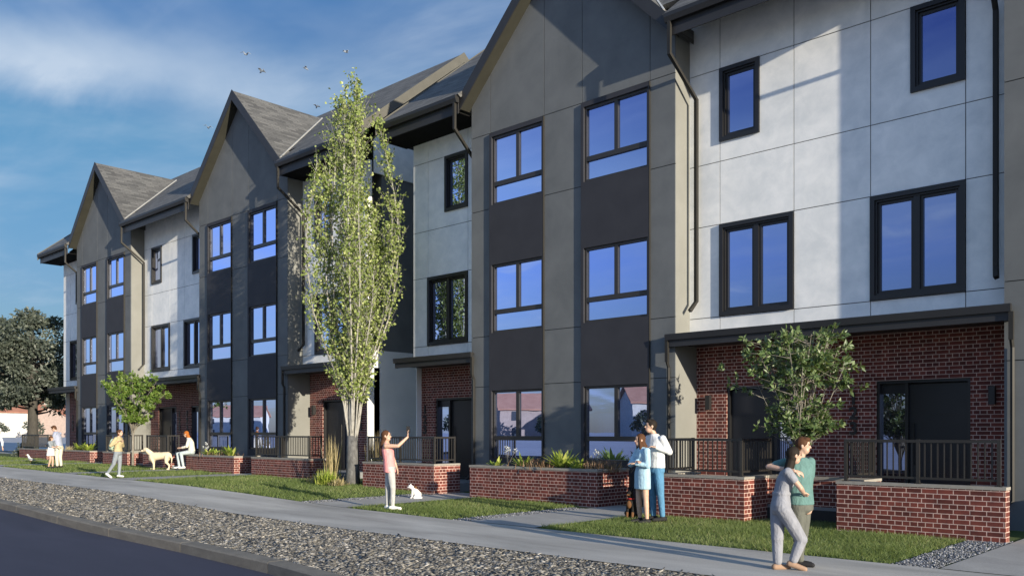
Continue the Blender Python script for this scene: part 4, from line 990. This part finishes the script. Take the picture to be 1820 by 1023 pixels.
def person(label, loc, J, st, group=None):
    V3 = {k: Vector(v) for k, v in J.items()}; s = st['s']; fem = st.get('fem', False); f = V3['face'].normalized(); fh = Vector((f.x, f.y, 0)).normalized()
    root = thing('person', label, 'person', loc, group, R(43.12)); vx = st.get('vox', .011) * max(.8, s)
    side = V3['shR'] - V3['shL']; side.z = 0; side.normalize(); bf = UP.cross(side)
    P, N = V3['pelvis'], V3['neck']; W_ = V3.get('waist', P.lerp(N, .42)); C = V3.get('chest', P.lerp(N, .72))
    hw = (.165, .128, .15, .15) if fem else (.165, .15, .17, .178)
    dp = (.115, .09, .112, .082) if fem else (.115, .105, .12, .088)
    def torso(mb, g_, top=True, hem=None, flare=1.0, lo=.0):
        ax = W_ - P
        rs = []
        if hem is not None:
            for t in ((1, .55, .15) if hem < P.z - .08 else ()):
                z = P.z - (P.z - hem) * t; k = 1 + (flare - 1) * t
                rs.append(ring((P.x + st.get('hemdx', 0) * t, P.y, z), side, bf, (hw[0] * s + g_) * k, (dp[0] * s + g_) * k))
        else:
            rs.append(ring(P - UP * .10 * s, side, bf, .10 * s + g_, .085 * s + g_)); rs.append(ring(P - UP * .05 * s, side, bf, (hw[0] - .008) * s + g_, dp[0] * s + g_))
        if hem is None or hem < P.z + .02:
            rs.append(ring(P + UP * .02 * s, side, bf, hw[0] * s + g_, dp[0] * s + g_))
        fl = 1 if hem is None else max(1, (flare - 1) * .4 + 1)
        rs.append(ring(W_, side, bf, (hw[1] * s + g_) * fl, (dp[1] * s + g_) * fl))
        rs.append(ring(C, side, bf, hw[2] * s + g_, dp[2] * s + g_))
        if top:
            rs.append(ring(C.lerp(N, .62), side, bf, hw[3] * s + g_, dp[3] * s + g_)); rs.append(ring(N - UP * .015 * s, side, bf, .085 * s + g_, .062 * s + g_)); rs.append(ring(N + UP * .012 * s, side, bf, .058 * s + g_ * .6, .052 * s + g_ * .6))
        mb.rings(rs)
    def sub(a, b, t): return a.lerp(b, t)
    # ---- body: one surface
    b = MB(); torso(b, 0)
    H = V3['head']; q = quat_face(f); hu = q @ UP; hf = q @ Vector((0, 1, 0)); hr = q @ Vector((1, 0, 0)); k = s
    b.ell(H + hu * .018 * k - hf * .008 * k, (.074 * k, .094 * k, .098 * k), q, 14, 10); b.ell(H - hu * .055 * k + hf * .026 * k, (.052 * k, .06 * k, .062 * k), q)
    b.limb(H + hf * .078 * k + hu * .012 * k, H + hf * .098 * k - hu * .022 * k, .009 * k, .013 * k, 6)
    for e in (-1, 1): b.ell(H + hr * e * .077 * k - hf * .008 * k - hu * .004 * k, (.010 * k, .02 * k, .03 * k), q, 8, 6)
    b.limb(N - UP * .02 * s, H - hu * .05 * k - hf * .015 * k, .056 * s if not fem else .047 * s, .05 * s if not fem else .043 * s)
    for X in 'LR':
        sh, el, wr = V3['sh' + X], V3['el' + X], V3['wr' + X]
        b.limb(sh, el, .052 * s, .038 * s); b.limb(el, sub(el, wr, .35), .038 * s, .039 * s); b.limb(sub(el, wr, .3), wr, .039 * s, .025 * s)
        hd = V3.get('hd' + X, (wr - el)).normalized(); pn = hd.cross(side); pn = pn.normalized() if pn.length > .1 else bf.copy()
        pw = hd.cross(pn).normalized(); sgn = 1 if X == 'R' else -1
        pq = Matrix((pw, hd, pn)).transposed().to_quaternion()
        b.ell(wr + hd * .048 * s, (.041 * s, .055 * s, .018 * s), pq, 10, 8)
        curl = st.get('curl', .35)
        for i, (o_, L_) in enumerate(((-.030, .066), (-.010, .076), (.010, .072), (.030, .056))):
            p0 = wr + hd * .09 * s + pw * o_ * s; p1 = p0 + (hd * math.cos(curl) + pn * math.sin(curl) + pw * o_ * 2).normalized() * L_ * .52 * s; p2 = p1 + (hd * math.cos(curl * 2.4) + pn * math.sin(curl * 2.4)).normalized() * L_ * .48 * s
            b.limb(p0, p1, .0098 * s, .0088 * s, 6); b.limb(p1, p2, .0088 * s, .0072 * s, 6)
        t0 = wr + hd * .03 * s - pw * sgn * .034 * s; t1 = t0 + (hd * .75 - pw * sgn * .6 + pn * .25).normalized() * .036 * s; b.limb(t0, t1, .0125 * s, .0105 * s, 6); b.limb(t1, t1 + (hd * .9 + pn * .35).normalized() * .03 * s, .0105 * s, .008 * s, 6)
        hp, kn, an = V3['hip' + X], V3['kn' + X], V3['an' + X]
        b.limb(hp, kn, .084 * s, .055 * s, 12); b.limb(kn, sub(kn, an, .35), .054 * s, .055 * s); b.limb(sub(kn, an, .3), an, .055 * s, .036 * s)
        ft = V3.get('ft' + X, fh).normalized(); b.limb(an - UP * .03 * s - ft * .035 * s, an + ft * .15 * s - UP * (.05 if 'ft' + X not in J else 0.05) * s, .036 * s, .026 * s)
    vox('body', b, st['skin'], root, vx * .8, 2)
    # ---- face
    for e in (-1, 1):
        y = MB(); y.ell(H + hf * .083 * k + hr * e * .031 * k + hu * .012 * k, (.011 * k, .007 * k, .006 * k), q, 8, 6); y.build('eye', 'eye_dark', root, True, True)
        y = MB(); y.limb(H + hf * .086 * k + hr * e * .018 * k + hu * .030 * k, H + hf * .078 * k + hr * e * .046 * k + hu * .029 * k, .0045 * k, .003 * k, 6); y.build('eyebrow', st['hair'], root, True, True)
    y = MB(); y.ell(H + hf * .083 * k - hu * .052 * k, (.022 * k, .008 * k, .006 * k), q, 8, 6); y.build('mouth', 'lip_red', root, True, True)
    # ---- hair
    h = MB(); h.ell(H - hf * .020 * k + hu * .030 * k, (.085 * k, .098 * k, .097 * k), q, 14, 10)
    if st['cut'] == 'short':
        h.ell(H - hf * .045 * k - hu * .03 * k, (.066 * k, .06 * k, .055 * k), q); h.ell(H + hf * .035 * k + hu * .092 * k, (.062 * k, .055 * k, .032 * k), q)
    else:
        h.ell(H - hf * .04 * k - hu * .03 * k, (.083 * k, .068 * k, .085 * k), q)
        pts = [H - hf * .04 * k - hu * .03 * k] + [Vector(p) for p in st.get('tail', [])]
        for a_, c_ in zip(pts, pts[1:]): h.limb(a_, c_, st.get('tailr', .075) * k, st.get('tailr', .075) * k * .88)
        for e in (-1, 1):
            if st.get('locks'): h.limb(H + hr * e * .066 * k + hf * .03 * k + hu * .03 * k, H + hr * e * .066 * k + hf * .0 * k - hu * .22 * k, .026 * k, .03 * k)
        if st['cut'] == 'bun': h.ell(H - hf * .11 * k + hu * .04 * k, (.045 * k, .045 * k, .045 * k), q)
    vox('hair', h, st['hair'], root, vx * .9, 2)
    # ---- clothes
    g0 = max(st.get('loose', .016), st.get('legloose', 0) + .010 if not st.get('strap') else 0)
    t = MB(); torso(t, g0, True, st['hem'], st.get('flare', 1.0))
    if st.get('strap'):                       # sleeveless: lower neckline and armholes
        t = MB(); T = torso
        rs = [ring((P.x, P.y, st['hem']), side, bf, (hw[0] * s + g0) * st['flare'], (dp[0] * s + g0) * st['flare']), ring(W_, side, bf, (hw[1] * s + g0) * 1.12, (dp[1] * s + g0) * 1.12), ring(C, side, bf, hw[2] * s + g0, dp[2] * s + g0), ring(C.lerp(N, .45), side, bf, .12 * s, dp[3] * s + g0)]
        t.rings(rs)
        for e in (-1, 1):
            for d_ in (-1, 1): t.limb(C.lerp(N, .4) + side * e * .09 * s + bf * d_ * .07 * s, C.lerp(N, .88) + side * e * .085 * s, .02 * s, .018 * s)
    for X in 'LR':
        sh, el, wr = V3['sh' + X], V3['el' + X], V3['wr' + X]; sl_ = st['sleeve']
        if sl_ > 0:
            e1 = sub(sh, el, min(1, sl_ * 2)); t.limb(sh, e1, .058 * s + g0 * .6, .046 * s + g0 * .6)
            if sl_ > .5: t.limb(el, sub(el, wr, (sl_ - .5) * 2), .045 * s + g0 * .5, .032 * s + g0 * .5)
    if st.get('onepiece'):
        for X in 'LR': t.limb(V3['hip' + X], V3['kn' + X], .09 * s + g0, .064 * s + g0, 12); t.limb(V3['kn' + X], sub(V3['kn' + X], V3['an' + X], st.get('leglen', .95)), .063 * s + g0, .045 * s + g0)
        t.rings([ring(W_ - UP * .012, side, bf, hw[1] * s + g0 + .012, dp[1] * s + g0 + .012), ring(W_ + UP * .02, side, bf, hw[1] * s + g0 + .012, dp[1] * s + g0 + .012)])
    nm = st.get('topname', 'shirt'); vox(nm, t, st['top'], root, vx, 2)
    if st.get('bottom') and not st.get('onepiece'):
        u = MB(); gb = st.get('legloose', .008)
        if st.get('skirt') is not None:
            u.rings([ring((P.x + st.get('skdx', 0), P.y, st['skirt']), side, bf, .24 * s, .2 * s), ring(P + UP * .02, side, bf, hw[0] * s + .02, dp[0] * s + .02), ring(W_, side, bf, hw[1] * s + .016, dp[1] * s + .016)])
        else:
            u.rings([ring(P - UP * .10 * s, side, bf, .11 * s, .09 * s), ring(P - UP * .05 * s, side, bf, hw[0] * s + gb, dp[0] * s + gb), ring(P + UP * .03 * s, side, bf, hw[0] * s + gb, dp[0] * s + gb), ring(P.lerp(W_, .35), side, bf, (hw[0] * .7 + hw[1] * .3) * s + gb * .5, (dp[0] * .7 + dp[1] * .3) * s + gb * .5)])
            for X in 'LR': u.limb(V3['hip' + X], V3['kn' + X], .088 * s + gb, .058 * s + gb, 12); u.limb(V3['kn' + X], sub(V3['kn' + X], V3['an' + X], st.get('leglen', .93)), .058 * s + gb, .040 * s + gb)
        vox(st.get('botname', 'trousers'), u, st['bottom'], root, vx, 2)
    if st.get('shoe'):
        for X in 'LR':
            an = V3['an' + X]; ft = V3.get('ft' + X, fh).normalized(); sh_ = MB()
            sh_.limb(an - UP * .035 * s - ft * .04 * s, an + ft * .16 * s - UP * .05 * s, .046 * s, .036 * s); sh_.limb(an - UP * .02 * s, an - UP * .0 * s, .044 * s, .042 * s)
            vox('shoe', sh_, st['shoe'], root, vx, 2)
    return root

def at(px, py, extra=0):
    """ground point under a pixel of the photograph (used once, to stand people where they stand)"""
    z = 0
    for i in range(30):
        D = 1545 * (1.6 - z) / (py - 767); l = (px - 910) / 1545 * D; X = -.6835 * D + .7299 * l; Y = .7299 * D + .6835 * l; z = g(X)
    return (X - .6835 * extra, Y + .7299 * extra, z)

# embracing couple on the near sidewalk
person('woman in grey jumpsuit with long dark hair embracing the man in a teal shirt', at(1383, 1011), dict(face=(1, .12, -.05), head=(.187, 0, 1.325), neck=(.125, .02, 1.19), waist=(.045, .02, .88), chest=(.10, .02, 1.04), pelvis=(.03, 0, .735),
    shR=(.075, -.125, 1.135), elR=(.20, -.18, .96), wrR=(.29, -.02, .89), hdR=(.5, .8, -.05), shL=(.13, .16, 1.135), elL=(.28, .3, 1.02), wrL=(.36, .36, .95),
    hipR=(.045, -.075, .69), knR=(.25, -.06, .355), anR=(.155, -.05, .095), hipL=(.02, .075, .69), knL=(.0, .03, .36), anL=(.0, .02, .06), ftR=(.9, -.3, -.25), ftL=(1, .2, 0)),
    dict(s=.86, fem=True, skin='skin_light', hair='hair_dark', cut='long', tail=[(.135, -.02, 1.23), (.09, -.05, 1.12), (.075, -.06, 1.02)], tailr=.07, top='jumpsuit_grey', topname='jumpsuit', hem=None, sleeve=.25, onepiece=True, loose=.017, leglen=.88, curl=.5, shoe='shoe_nude'))
person('man in teal t-shirt and olive trousers with his arm around the woman in a jumpsuit', at(1419, 1006), dict(face=(.85, -.42, -.05), head=(.06, 0, 1.435), neck=(.035, .02, 1.29), waist=(.03, .02, .93), chest=(.03, .02, 1.1), pelvis=(.03, 0, .72),
    shR=(-.13, -.02, 1.235), elR=(-.375, -.06, 1.19), wrR=(-.15, -.32, 1.15), hdR=(.9, -.05, -.3), shL=(.17, .09, 1.235), elL=(.165, .07, .97), wrL=(.13, -.02, .75),
    hipR=(-.02, -.04, .69), knR=(-.01, -.02, .38), anR=(.02, 0, .07), hipL=(.085, .06, .69), knL=(.07, .05, .38), anL=(.03, .1, .07)),
    dict(s=.87, skin='skin_light', hair='hair_brown', cut='short', top='tee_teal', topname='t_shirt', hem=.70, sleeve=.3, flare=1.0, bottom='trousers_olive', legloose=.016, shoe='shoe_dark', loose=.018, curl=.4))
# couple with the black dog
person('woman in pale blue shirt dress with folded arms beside the black dog', at(1145, 929), dict(face=(-.95, -.25, 0), head=(-.08, 0, 1.455), neck=(-.035, 0, 1.325), pelvis=(-.03, 0, .86), waist=(-.02, 0, 1.02), chest=(-.03, 0, 1.18),
    shL=(.02, -.155, 1.265), elL=(.03, -.2, 1.02), wrL=(-.17, -.15, 1.05), hdL=(-.95, .2, .05), shR=(-.09, .14, 1.265), elR=(-.22, .1, 1.03), wrR=(-.14, -.1, 1.09), hdR=(.2, -.9, 0),
    hipL=(-.01, -.08, .82), knL=(.015, -.08, .42), anL=(.035, -.08, .07), hipR=(-.06, .08, .82), knR=(-.085, .07, .42), anR=(-.065, .07, .08)),
    dict(s=.95, fem=True, skin='skin_light', hair='hair_brown', cut='long', tail=[(.0, .0, 1.33), (.0, -.01, 1.2)], tailr=.07, locks=True, top='dress_blue', topname='dress', hem=.60, flare=1.02, sleeve=.98, loose=.02, shoe='shoe_dark', curl=.3))
person('man in white sweater and blue jeans behind the woman in the blue dress', at(1165, 926), dict(face=(-.96, -.15, .08), head=(-.09, 0, 1.70), neck=(-.02, 0, 1.555), pelvis=(.01, 0, .94), waist=(.015, 0, 1.12), chest=(.0, 0, 1.34),
    shL=(.10, -.16, 1.475), elL=(.225, -.14, 1.245), wrL=(-.03, -.25, 1.33), hdL=(-.9, -.2, .15), shR=(-.1, .15, 1.475), elR=(-.26, .12, 1.28), wrR=(-.32, -.04, 1.2),
    hipL=(.04, -.075, .9), knL=(.075, -.075, .5), anL=(.115, -.07, .09), hipR=(-.02, .08, .9), knR=(-.03, .09, .5), anR=(-.02, .09, .09)),
    dict(s=1.04, skin='skin_light', hair='hair_dark', cut='short', top='sweater_white', topname='sweater', hem=.90, sleeve=.98, bottom='jeans_blue', botname='jeans', shoe='shoe_dark', loose=.016, legloose=.010, curl=.35))
# woman taking a picture
sw = person('woman in pink tank top and grey leggings raising a phone on the sidewalk', at(693, 905), dict(face=(.96, -.15, .05), head=(-.07, 0, 1.50), neck=(-.07, 0, 1.375), pelvis=(.0, 0, .84), waist=(-.02, 0, 1.02), chest=(-.045, 0, 1.2),
    shR=(-.06, -.145, 1.30), elR=(.19, -.19, 1.30), wrR=(.375, -.12, 1.48), hdR=(.05, .1, 1), shL=(-.04, .145, 1.30), elL=(.03, .21, 1.06), wrL=(.11, .17, .86),
    hipR=(.03, -.08, .8), knR=(.07, -.075, .43), anR=(.065, -.075, .08), hipL=(-.02, .08, .8), knL=(-.05, .06, .43), anL=(-.06, .05, .08), ftL=(.7, -.7, 0)),
    dict(s=.97, fem=True, skin='skin_light', hair='hair_brown', cut='long', tail=[(-.13, .0, 1.38), (-.155, .0, 1.24), (-.16, 0, 1.14)], tailr=.066, top='tank_pink', topname='tank_top', hem=.76, flare=.98, strap=True, sleeve=0, bottom='leggings_grey', botname='leggings', shoe='shoe_white', loose=.014, legloose=.004, curl=.25))
ph = MB(); ph.box(.352, .425, -.135, -.125, 1.565, 1.70); pq_ = thing('phone', 'dark phone held up in the hand of the woman in pink', 'phone', at(693, 905), None, R(43.12)); po_ = ph.build('phone_case', 'phone_black', pq_, False, True)
pl_ = MB(); pl_.ell((.365, -.125, 1.685), (.006, .004, .006), None, 8, 6); pl_.build('camera_lens', 'window_glass', pq_, True, True)
# walking woman
person('woman in mustard jacket and slate trousers walking on the sidewalk', at(198, 848), dict(face=(.97, -.2, -.05), head=(.265, 0, 1.35), neck=(.215, 0, 1.235), pelvis=(.2, 0, .77), waist=(.205, 0, .92), chest=(.215, 0, 1.08),
    shR=(.19, -.13, 1.17), elR=(.07, -.2, .97), wrR=(.25, -.18, 1.07), hdR=(.7, .3, .5), shL=(.225, .13, 1.17), elL=(.27, .17, .96), wrL=(.33, .0, 1.07),
    hipL=(.21, .07, .73), knL=(.225, .06, .40), anL=(.205, .05, .08), hipR=(.19, -.07, .73), knR=(.10, -.07, .41), anR=(-.085, -.07, .13), ftR=(.8, -.1, -.5)),
    dict(s=.88, fem=True, skin='skin_light', hair='hair_brown', cut='bun', top='jacket_mustard', topname='jacket', hem=.72, sleeve=.95, bottom='trousers_slate', shoe='shoe_white', loose=.018, legloose=.008, vox=.013))
bp_ = thing('backpack', 'mint green backpack worn by the walking woman in mustard', 'backpack', at(198, 848), None, R(43.12))
m_ = MB(); m_.ell((.035, .01, 1.0), (.085, .13, .19)); m_.ell((-.03, .01, .94), (.05, .10, .11)); vox('pack', m_, 'pack_mint', bp_, .013, 3)
for e in (-.1, .1):
    m_ = MB(); m_.tube([(.09, e, 1.12), (.2, e, 1.2), (.285, e * .95, 1.1), (.26, e, .98), (.1, e, .9)], .012, 6); m_.build('strap', 'pack_mint', bp_, True, True)
# seated red haired woman
person('red haired woman in cream sweater sitting on the end of the brick planter', (-29.55, 14.55, g(-29.55)), dict(face=(-.9, -.05, -.15), head=(.03, .1, 1.285), neck=(.12, .12, 1.165), pelvis=(.2, .17, .66), waist=(.2, .16, .83), chest=(.165, .14, 1.0),
    shL=(.18, -.03, 1.09), elL=(.13, -.1, .85), wrL=(-.1, -.02, .79), hdL=(-.95, .1, .05), shR=(.1, .29, 1.09), elR=(.0, .32, .86), wrR=(-.17, .16, .80), hdR=(-.95, -.1, .05),
    hipL=(.16, .09, .645), knL=(-.12, .02, .60), anL=(-.03, .0, .14), hipR=(.16, .26, .645), knR=(-.29, .16, .58), anR=(-.22, .12, .14), ftL=(-1, -.2, 0), ftR=(-1, -.2, 0)),
    dict(s=.93, fem=True, skin='skin_light', hair='hair_red', cut='long', tail=[(.13, .1, 1.15), (.18, .08, .97)], tailr=.075, top='cream_knit', topname='sweater', hem=.60, sleeve=.9, bottom='jeans_pale', botname='jeans', shoe='shoe_white', loose=.022, legloose=.01, vox=.013))
# couple embracing far left
person('man in slate blue shirt and cream trousers looking down at the woman he holds', at(105, 831), dict(face=(-.82, -.2, -.45), head=(-.19, 0, 1.455), neck=(-.11, 0, 1.34), pelvis=(-.01, 0, .80), waist=(-.03, 0, .97), chest=(-.06, 0, 1.15),
    shL=(-.07, -.15, 1.26), elL=(-.16, -.19, .99), wrL=(-.34, -.14, .89), shR=(-.05, .15, 1.26), elR=(-.2, .19, 1.02), wrR=(-.36, .08, .93),
    hipL=(-.03, -.075, .76), knL=(-.05, -.07, .42), anL=(-.03, -.07, .08), hipR=(.02, .075, .76), knR=(.0, .07, .42), anR=(.04, .07, .08)),
    dict(s=.91, skin='skin_light', hair='hair_brown', cut='short', top='shirt_slateblue', hem=.76, sleeve=.95, bottom='trousers_cream', shoe='shoe_dark', loose=.016, legloose=.014, vox=.014))
person('brunette woman in white skirt leaning into the man in slate blue', at(88, 832), dict(face=(.85, .3, -.2), head=(.08, -.02, 1.10), neck=(.06, -.02, 1.0), pelvis=(.05, 0, .68), waist=(.055, 0, .80), chest=(.06, -.01, .9),
    shR=(.05, -.12, .95), elR=(.12, -.16, .8), wrR=(.26, -.1, .78), shL=(.07, .11, .95), elL=(.16, .13, .82), wrL=(.28, .08, .8),
    hipR=(.06, -.06, .64), knR=(.065, -.06, .34), anR=(-.01, -.05, .07), hipL=(.05, .06, .64), knL=(.09, .05, .34), anL=(.08, .06, .07)),
    dict(s=.73, fem=True, skin='skin_light', hair='hair_brown', cut='long', tail=[(.03, -.02, 1.0), (.03, -.02, .86)], tailr=.08, top='trousers_slate', topname='top', hem=.70, sleeve=.6, bottom='skirt_white', botname='skirt', skirt=.46, shoe='shoe_dark', vox=.014))
# person cut by the photo edge
person('person in pale shirt and yellow trousers at the left photo edge', at(-8, 821), dict(face=(.5, -.8, 0), head=(.02, 0, 1.34), neck=(.0, .02, 1.22), pelvis=(0, 0, .72), shR=(-.2, .0, 1.14), elR=(-.26, .0, .88), wrR=(-.2, -.05, .68), shL=(.19, -.02, 1.14), elL=(.30, -.02, .86), wrL=(.33, -.06, .62), hdL=(.1, 0, -1),
    hipR=(-.08, 0, .68), knR=(-.09, 0, .38), anR=(-.09, 0, .08), hipL=(.08, 0, .68), knL=(.09, 0, .38), anL=(.1, 0, .08)),
    dict(s=.82, skin='skin_light', hair='hair_dark', cut='short', top='shirt_pale', hem=.68, sleeve=.8, bottom='trousers_yellow', shoe='shoe_dark', loose=.018, legloose=.02, vox=.014))

def eyes_nose(root, hd, f, k, gap=.03, mat='eye_dark'):
    f = Vector(f).normalized(); r_ = f.cross(UP).normalized()
    for e in (-1, 1):
        y = MB(); y.ell(Vector(hd) + f * k * .75 + r_ * e * gap + UP * k * .25, (.010, .010, .010), None, 8, 6); y.build('eye', mat, root, True, True)
def dog_standing():
    root = thing('dog', 'cream coloured large dog standing before the seated red haired woman', 'dog', at(287, 834), None, R(43.12)); b = MB()
    b.limb((-.30, 0, .475), (-.02, 0, .50), .155, .135, 14); b.limb((-.02, 0, .50), (.22, 0, .52), .135, .125, 14); b.ell((-.32, 0, .43), (.14, .13, .17))
    b.limb((-.36, 0, .56), (-.53, 0, .70), .105, .085, 12); b.ell((-.565, 0, .72), (.095, .085, .08)); b.limb((-.61, 0, .695), (-.705, 0, .675), .052, .04); b.limb((-.705, 0, .685), (-.715, 0, .68), .028, .024)
    for e in (-1, 1):
        b.limb((-.53, e * .075, .745), (-.505, e * .10, .665), .028, .022)
        dx = -.04 * e
        b.limb((-.31, e * .085, .40), (-.28 + dx, e * .09, .22), .07, .042); b.limb((-.28 + dx, e * .09, .22), (-.30 + dx * 1.6, e * .09, .05), .04, .03); b.limb((-.30 + dx * 1.6, e * .09, .03), (-.355 + dx * 1.6, e * .09, .025), .034, .028)
        b.limb((.22, e * .085, .45), (.17 + dx, e * .1, .27), .095, .055); b.limb((.17 + dx, e * .1, .27), (.28 + dx, e * .1, .16), .048, .034); b.limb((.28 + dx, e * .1, .16), (.26 + dx, e * .1, .04), .032, .028); b.limb((.26 + dx, e * .1, .03), (.20 + dx, e * .1, .025), .033, .028)
    b.limb((.32, 0, .55), (.37, 0, .40), .035, .03); b.limb((.37, 0, .40), (.36, 0, .25), .03, .014)
    vox('body', b, 'fur_cream', root, .012, 3)
    n = MB(); n.ell((-.742, 0, .688), (.014, .018, .013)); n.build('nose', 'eye_dark', root, True, True); eyes_nose(root, (-.585, 0, .72), (-1, 0, 0), .075, .045)
dog_standing()
def dog_sitting():
    root = thing('dog', 'small black and tan dog sitting at the feet of the couple on the lawn', 'dog', at(1122, 921), None, R(43.12)); b = MB(); f = Vector((-.6, -.8, 0)).normalized(); r_ = f.cross(UP)
    c = lambda a, s_, z: Vector((0, 0, z)) + f * a + r_ * s_
    b.limb(c(-.12, 0, .13), c(.02, 0, .30), .105, .082, 12); b.limb(c(.0, 0, .33), c(.03, 0, .44), .065, .05); b.ell(c(.05, 0, .485), (.06, .06, .055)); b.limb(c(.08, 0, .475), c(.135, 0, .465), .034, .024)
    for e in (-1, 1):
        b.limb(c(.03, e * .035, .53), c(.02, e * .05, .585), .022, .010)
        b.limb(c(.03, e * .05, .28), c(.06, e * .055, .03), .038, .022); b.limb(c(.06, e * .055, .022), c(.10, e * .055, .02), .024, .02)
        b.limb(c(-.12, e * .08, .12), c(.0, e * .10, .10), .07, .045); b.limb(c(-.06, e * .10, .03), c(.05, e * .10, .025), .03, .025)
    b.limb(c(-.2, 0, .06), c(-.34, .05, .03), .025, .012)
    vox('body', b, 'fur_black', root, .011, 2)
    t = MB(); t.ell(c(.085, 0, .27), (.05, .05, .075)); t.build('chest_patch', 'fur_tan', root, True, True)
    t = MB(); t.limb(c(.10, 0, .455), c(.142, 0, .452), .026, .020); t.build('muzzle_patch', 'fur_tan', root, True, True)
    for e in (-1, 1):
        t = MB(); t.limb(c(.055, e * .055, .11), c(.062, e * .055, .03), .029, .026); t.build('leg_patch', 'fur_tan', root, True, True)
    t = MB(); t.rings([ring(c(.015, 0, .36), f, r_, .07, .07), ring(c(.02, 0, .385), f, r_, .066, .066)]); t.build('collar', 'collar_red', root, True, True); eyes_nose(root, c(.05, 0, .485), f, .055, .025)
dog_sitting()
def cat_sitting():
    root = thing('cat', 'white cat sitting on the path behind the woman in pink', 'cat', at(738, 885), None, R(43.12)); b = MB()
    b.limb((.055, 0, .095), (-.03, 0, .20), .095, .068, 12); b.limb((-.04, 0, .22), (-.085, 0, .265), .055, .048); b.ell((-.115, -.01, .28), (.055, .05, .048)); b.limb((-.15, -.015, .268), (-.165, -.018, .264), .024, .02)
    for e in (-1, 1):
        b.limb((-.105, -.01 + e * .03, .315), (-.10, -.01 + e * .036, .348), .018, .006)
        b.limb((-.06, e * .03, .17), (-.075, e * .032, .02), .03, .018); b.limb((-.075, e * .032, .018), (-.105, e * .032, .016), .02, .017); b.limb((.05, e * .065, .07), (-.02, e * .07, .03), .05, .025)
    b.tube([(.13, 0, .03), (.16, -.08, .025), (.08, -.14, .022), (-.03, -.15, .02)], [.024, .022, .02, .014], 8)
    vox('body', b, 'fur_white', root, .010, 2); eyes_nose(root, (-.115, -.01, .28), (-1, -.12, 0), .05, .022)
    c = MB(); c.ell((.0, .0, .255), (.045, .05, .04)); c.build('back_patch', 'fur_tan', root, True, True)
cat_sitting()
def gull():
    root = thing('gull', 'white gull with grey wings standing on the lawn at left', 'bird', at(54, 822), None, R(43.12)); b = MB()
    b.limb((.09, 0, .13), (-.02, 0, .17), .05, .062, 10); b.limb((-.03, 0, .19), (-.09, 0, .31), .05, .038); b.ell((-.115, 0, .335), (.045, .04, .038))
    vox('body', b, 'feather_white', root, .012, 2)
    for e in (-1, 1):
        w_ = MB(); w_.limb((-.03, e * .055, .18), (.2, e * .03, .12), .035, .012); w_.build('wing', 'feather_grey', root, True, True)
        l_ = MB(); l_.tube([(.02, e * .025, .12), (.02, e * .025, 0)], .008, 5); l_.build('leg', 'fur_tan', root, True, True)
    k = MB(); k.limb((-.155, 0, .33), (-.21, 0, .32), .012, .004); k.build('beak', 'trousers_yellow', root, True, True)
gull()
# birds high over the roofs
def bird(px, py, D, roll, yaw, span, label):
    l = (px - 910) / 1545 * D; z = 1.6 + (767 - py) * D / 1545; X = -.6835 * D + .7299 * l; Y = .7299 * D + .6835 * l
    root = thing('flying_bird', label, 'bird', (X, Y, z), 'small dark birds flying over the roofs', yaw); root.rotation_euler = (roll, .2, yaw)
    b = MB(); b.limb((0, -.14, 0), (0, .12, .01), .05, .06, 8); b.ell((0, .17, .02), (.045, .06, .045)); b.limb((0, -.14, 0), (0, -.3, 0), .04, .015, 6); b.limb((0, .22, .02), (0, .27, .01), .015, .004, 6); b.build('body', 'feather_grey', root, True, True)
    for e in (-1, 1):
        w_ = MB(); a0, a1, a2 = Vector((e * .03, .07, .02)), Vector((e * span * .45, .10, .16)), Vector((e * span, -.05, .06)); c0, c1 = Vector((e * .03, -.1, .02)), Vector((e * span * .45, -.09, .15))
        dz = Vector((0, 0, -.014)); w_.hexa([c0, c1, a1, a0], [c0 + dz, c1 + dz, a1 + dz, a0 + dz]); w_.add([c1, a2, a1, c1 + dz, a2 + dz, a1 + dz], [(0, 1, 2), (5, 4, 3), (0, 3, 4, 1), (1, 4, 5, 2), (2, 5, 3, 0)]); w_.build('wing', 'feather_grey', root, False, True)
for px, py, D, ro, ya, sp, lab in ((437, 97, 60, .3, .6, .42, 'dark bird above the middle gable, highest left of the group'), (465, 127, 64, -.4, 1.6, .36, 'dark bird just below the highest left bird'), (543, 122, 72, .5, 2.3, .30, 'faint bird between the gable ridge and the birch top'),
                                   (615, 93, 68, .2, .2, .36, 'dark bird directly above the birch top'), (370, 227, 62, .1, .9, .36, 'lowest bird, left of the middle gable peak'), (563, 190, 76, -.3, 1.2, .34, 'pale bird over the roof ridge beside the birch')):
    bird(px, py, D, ro, ya, sp, lab)
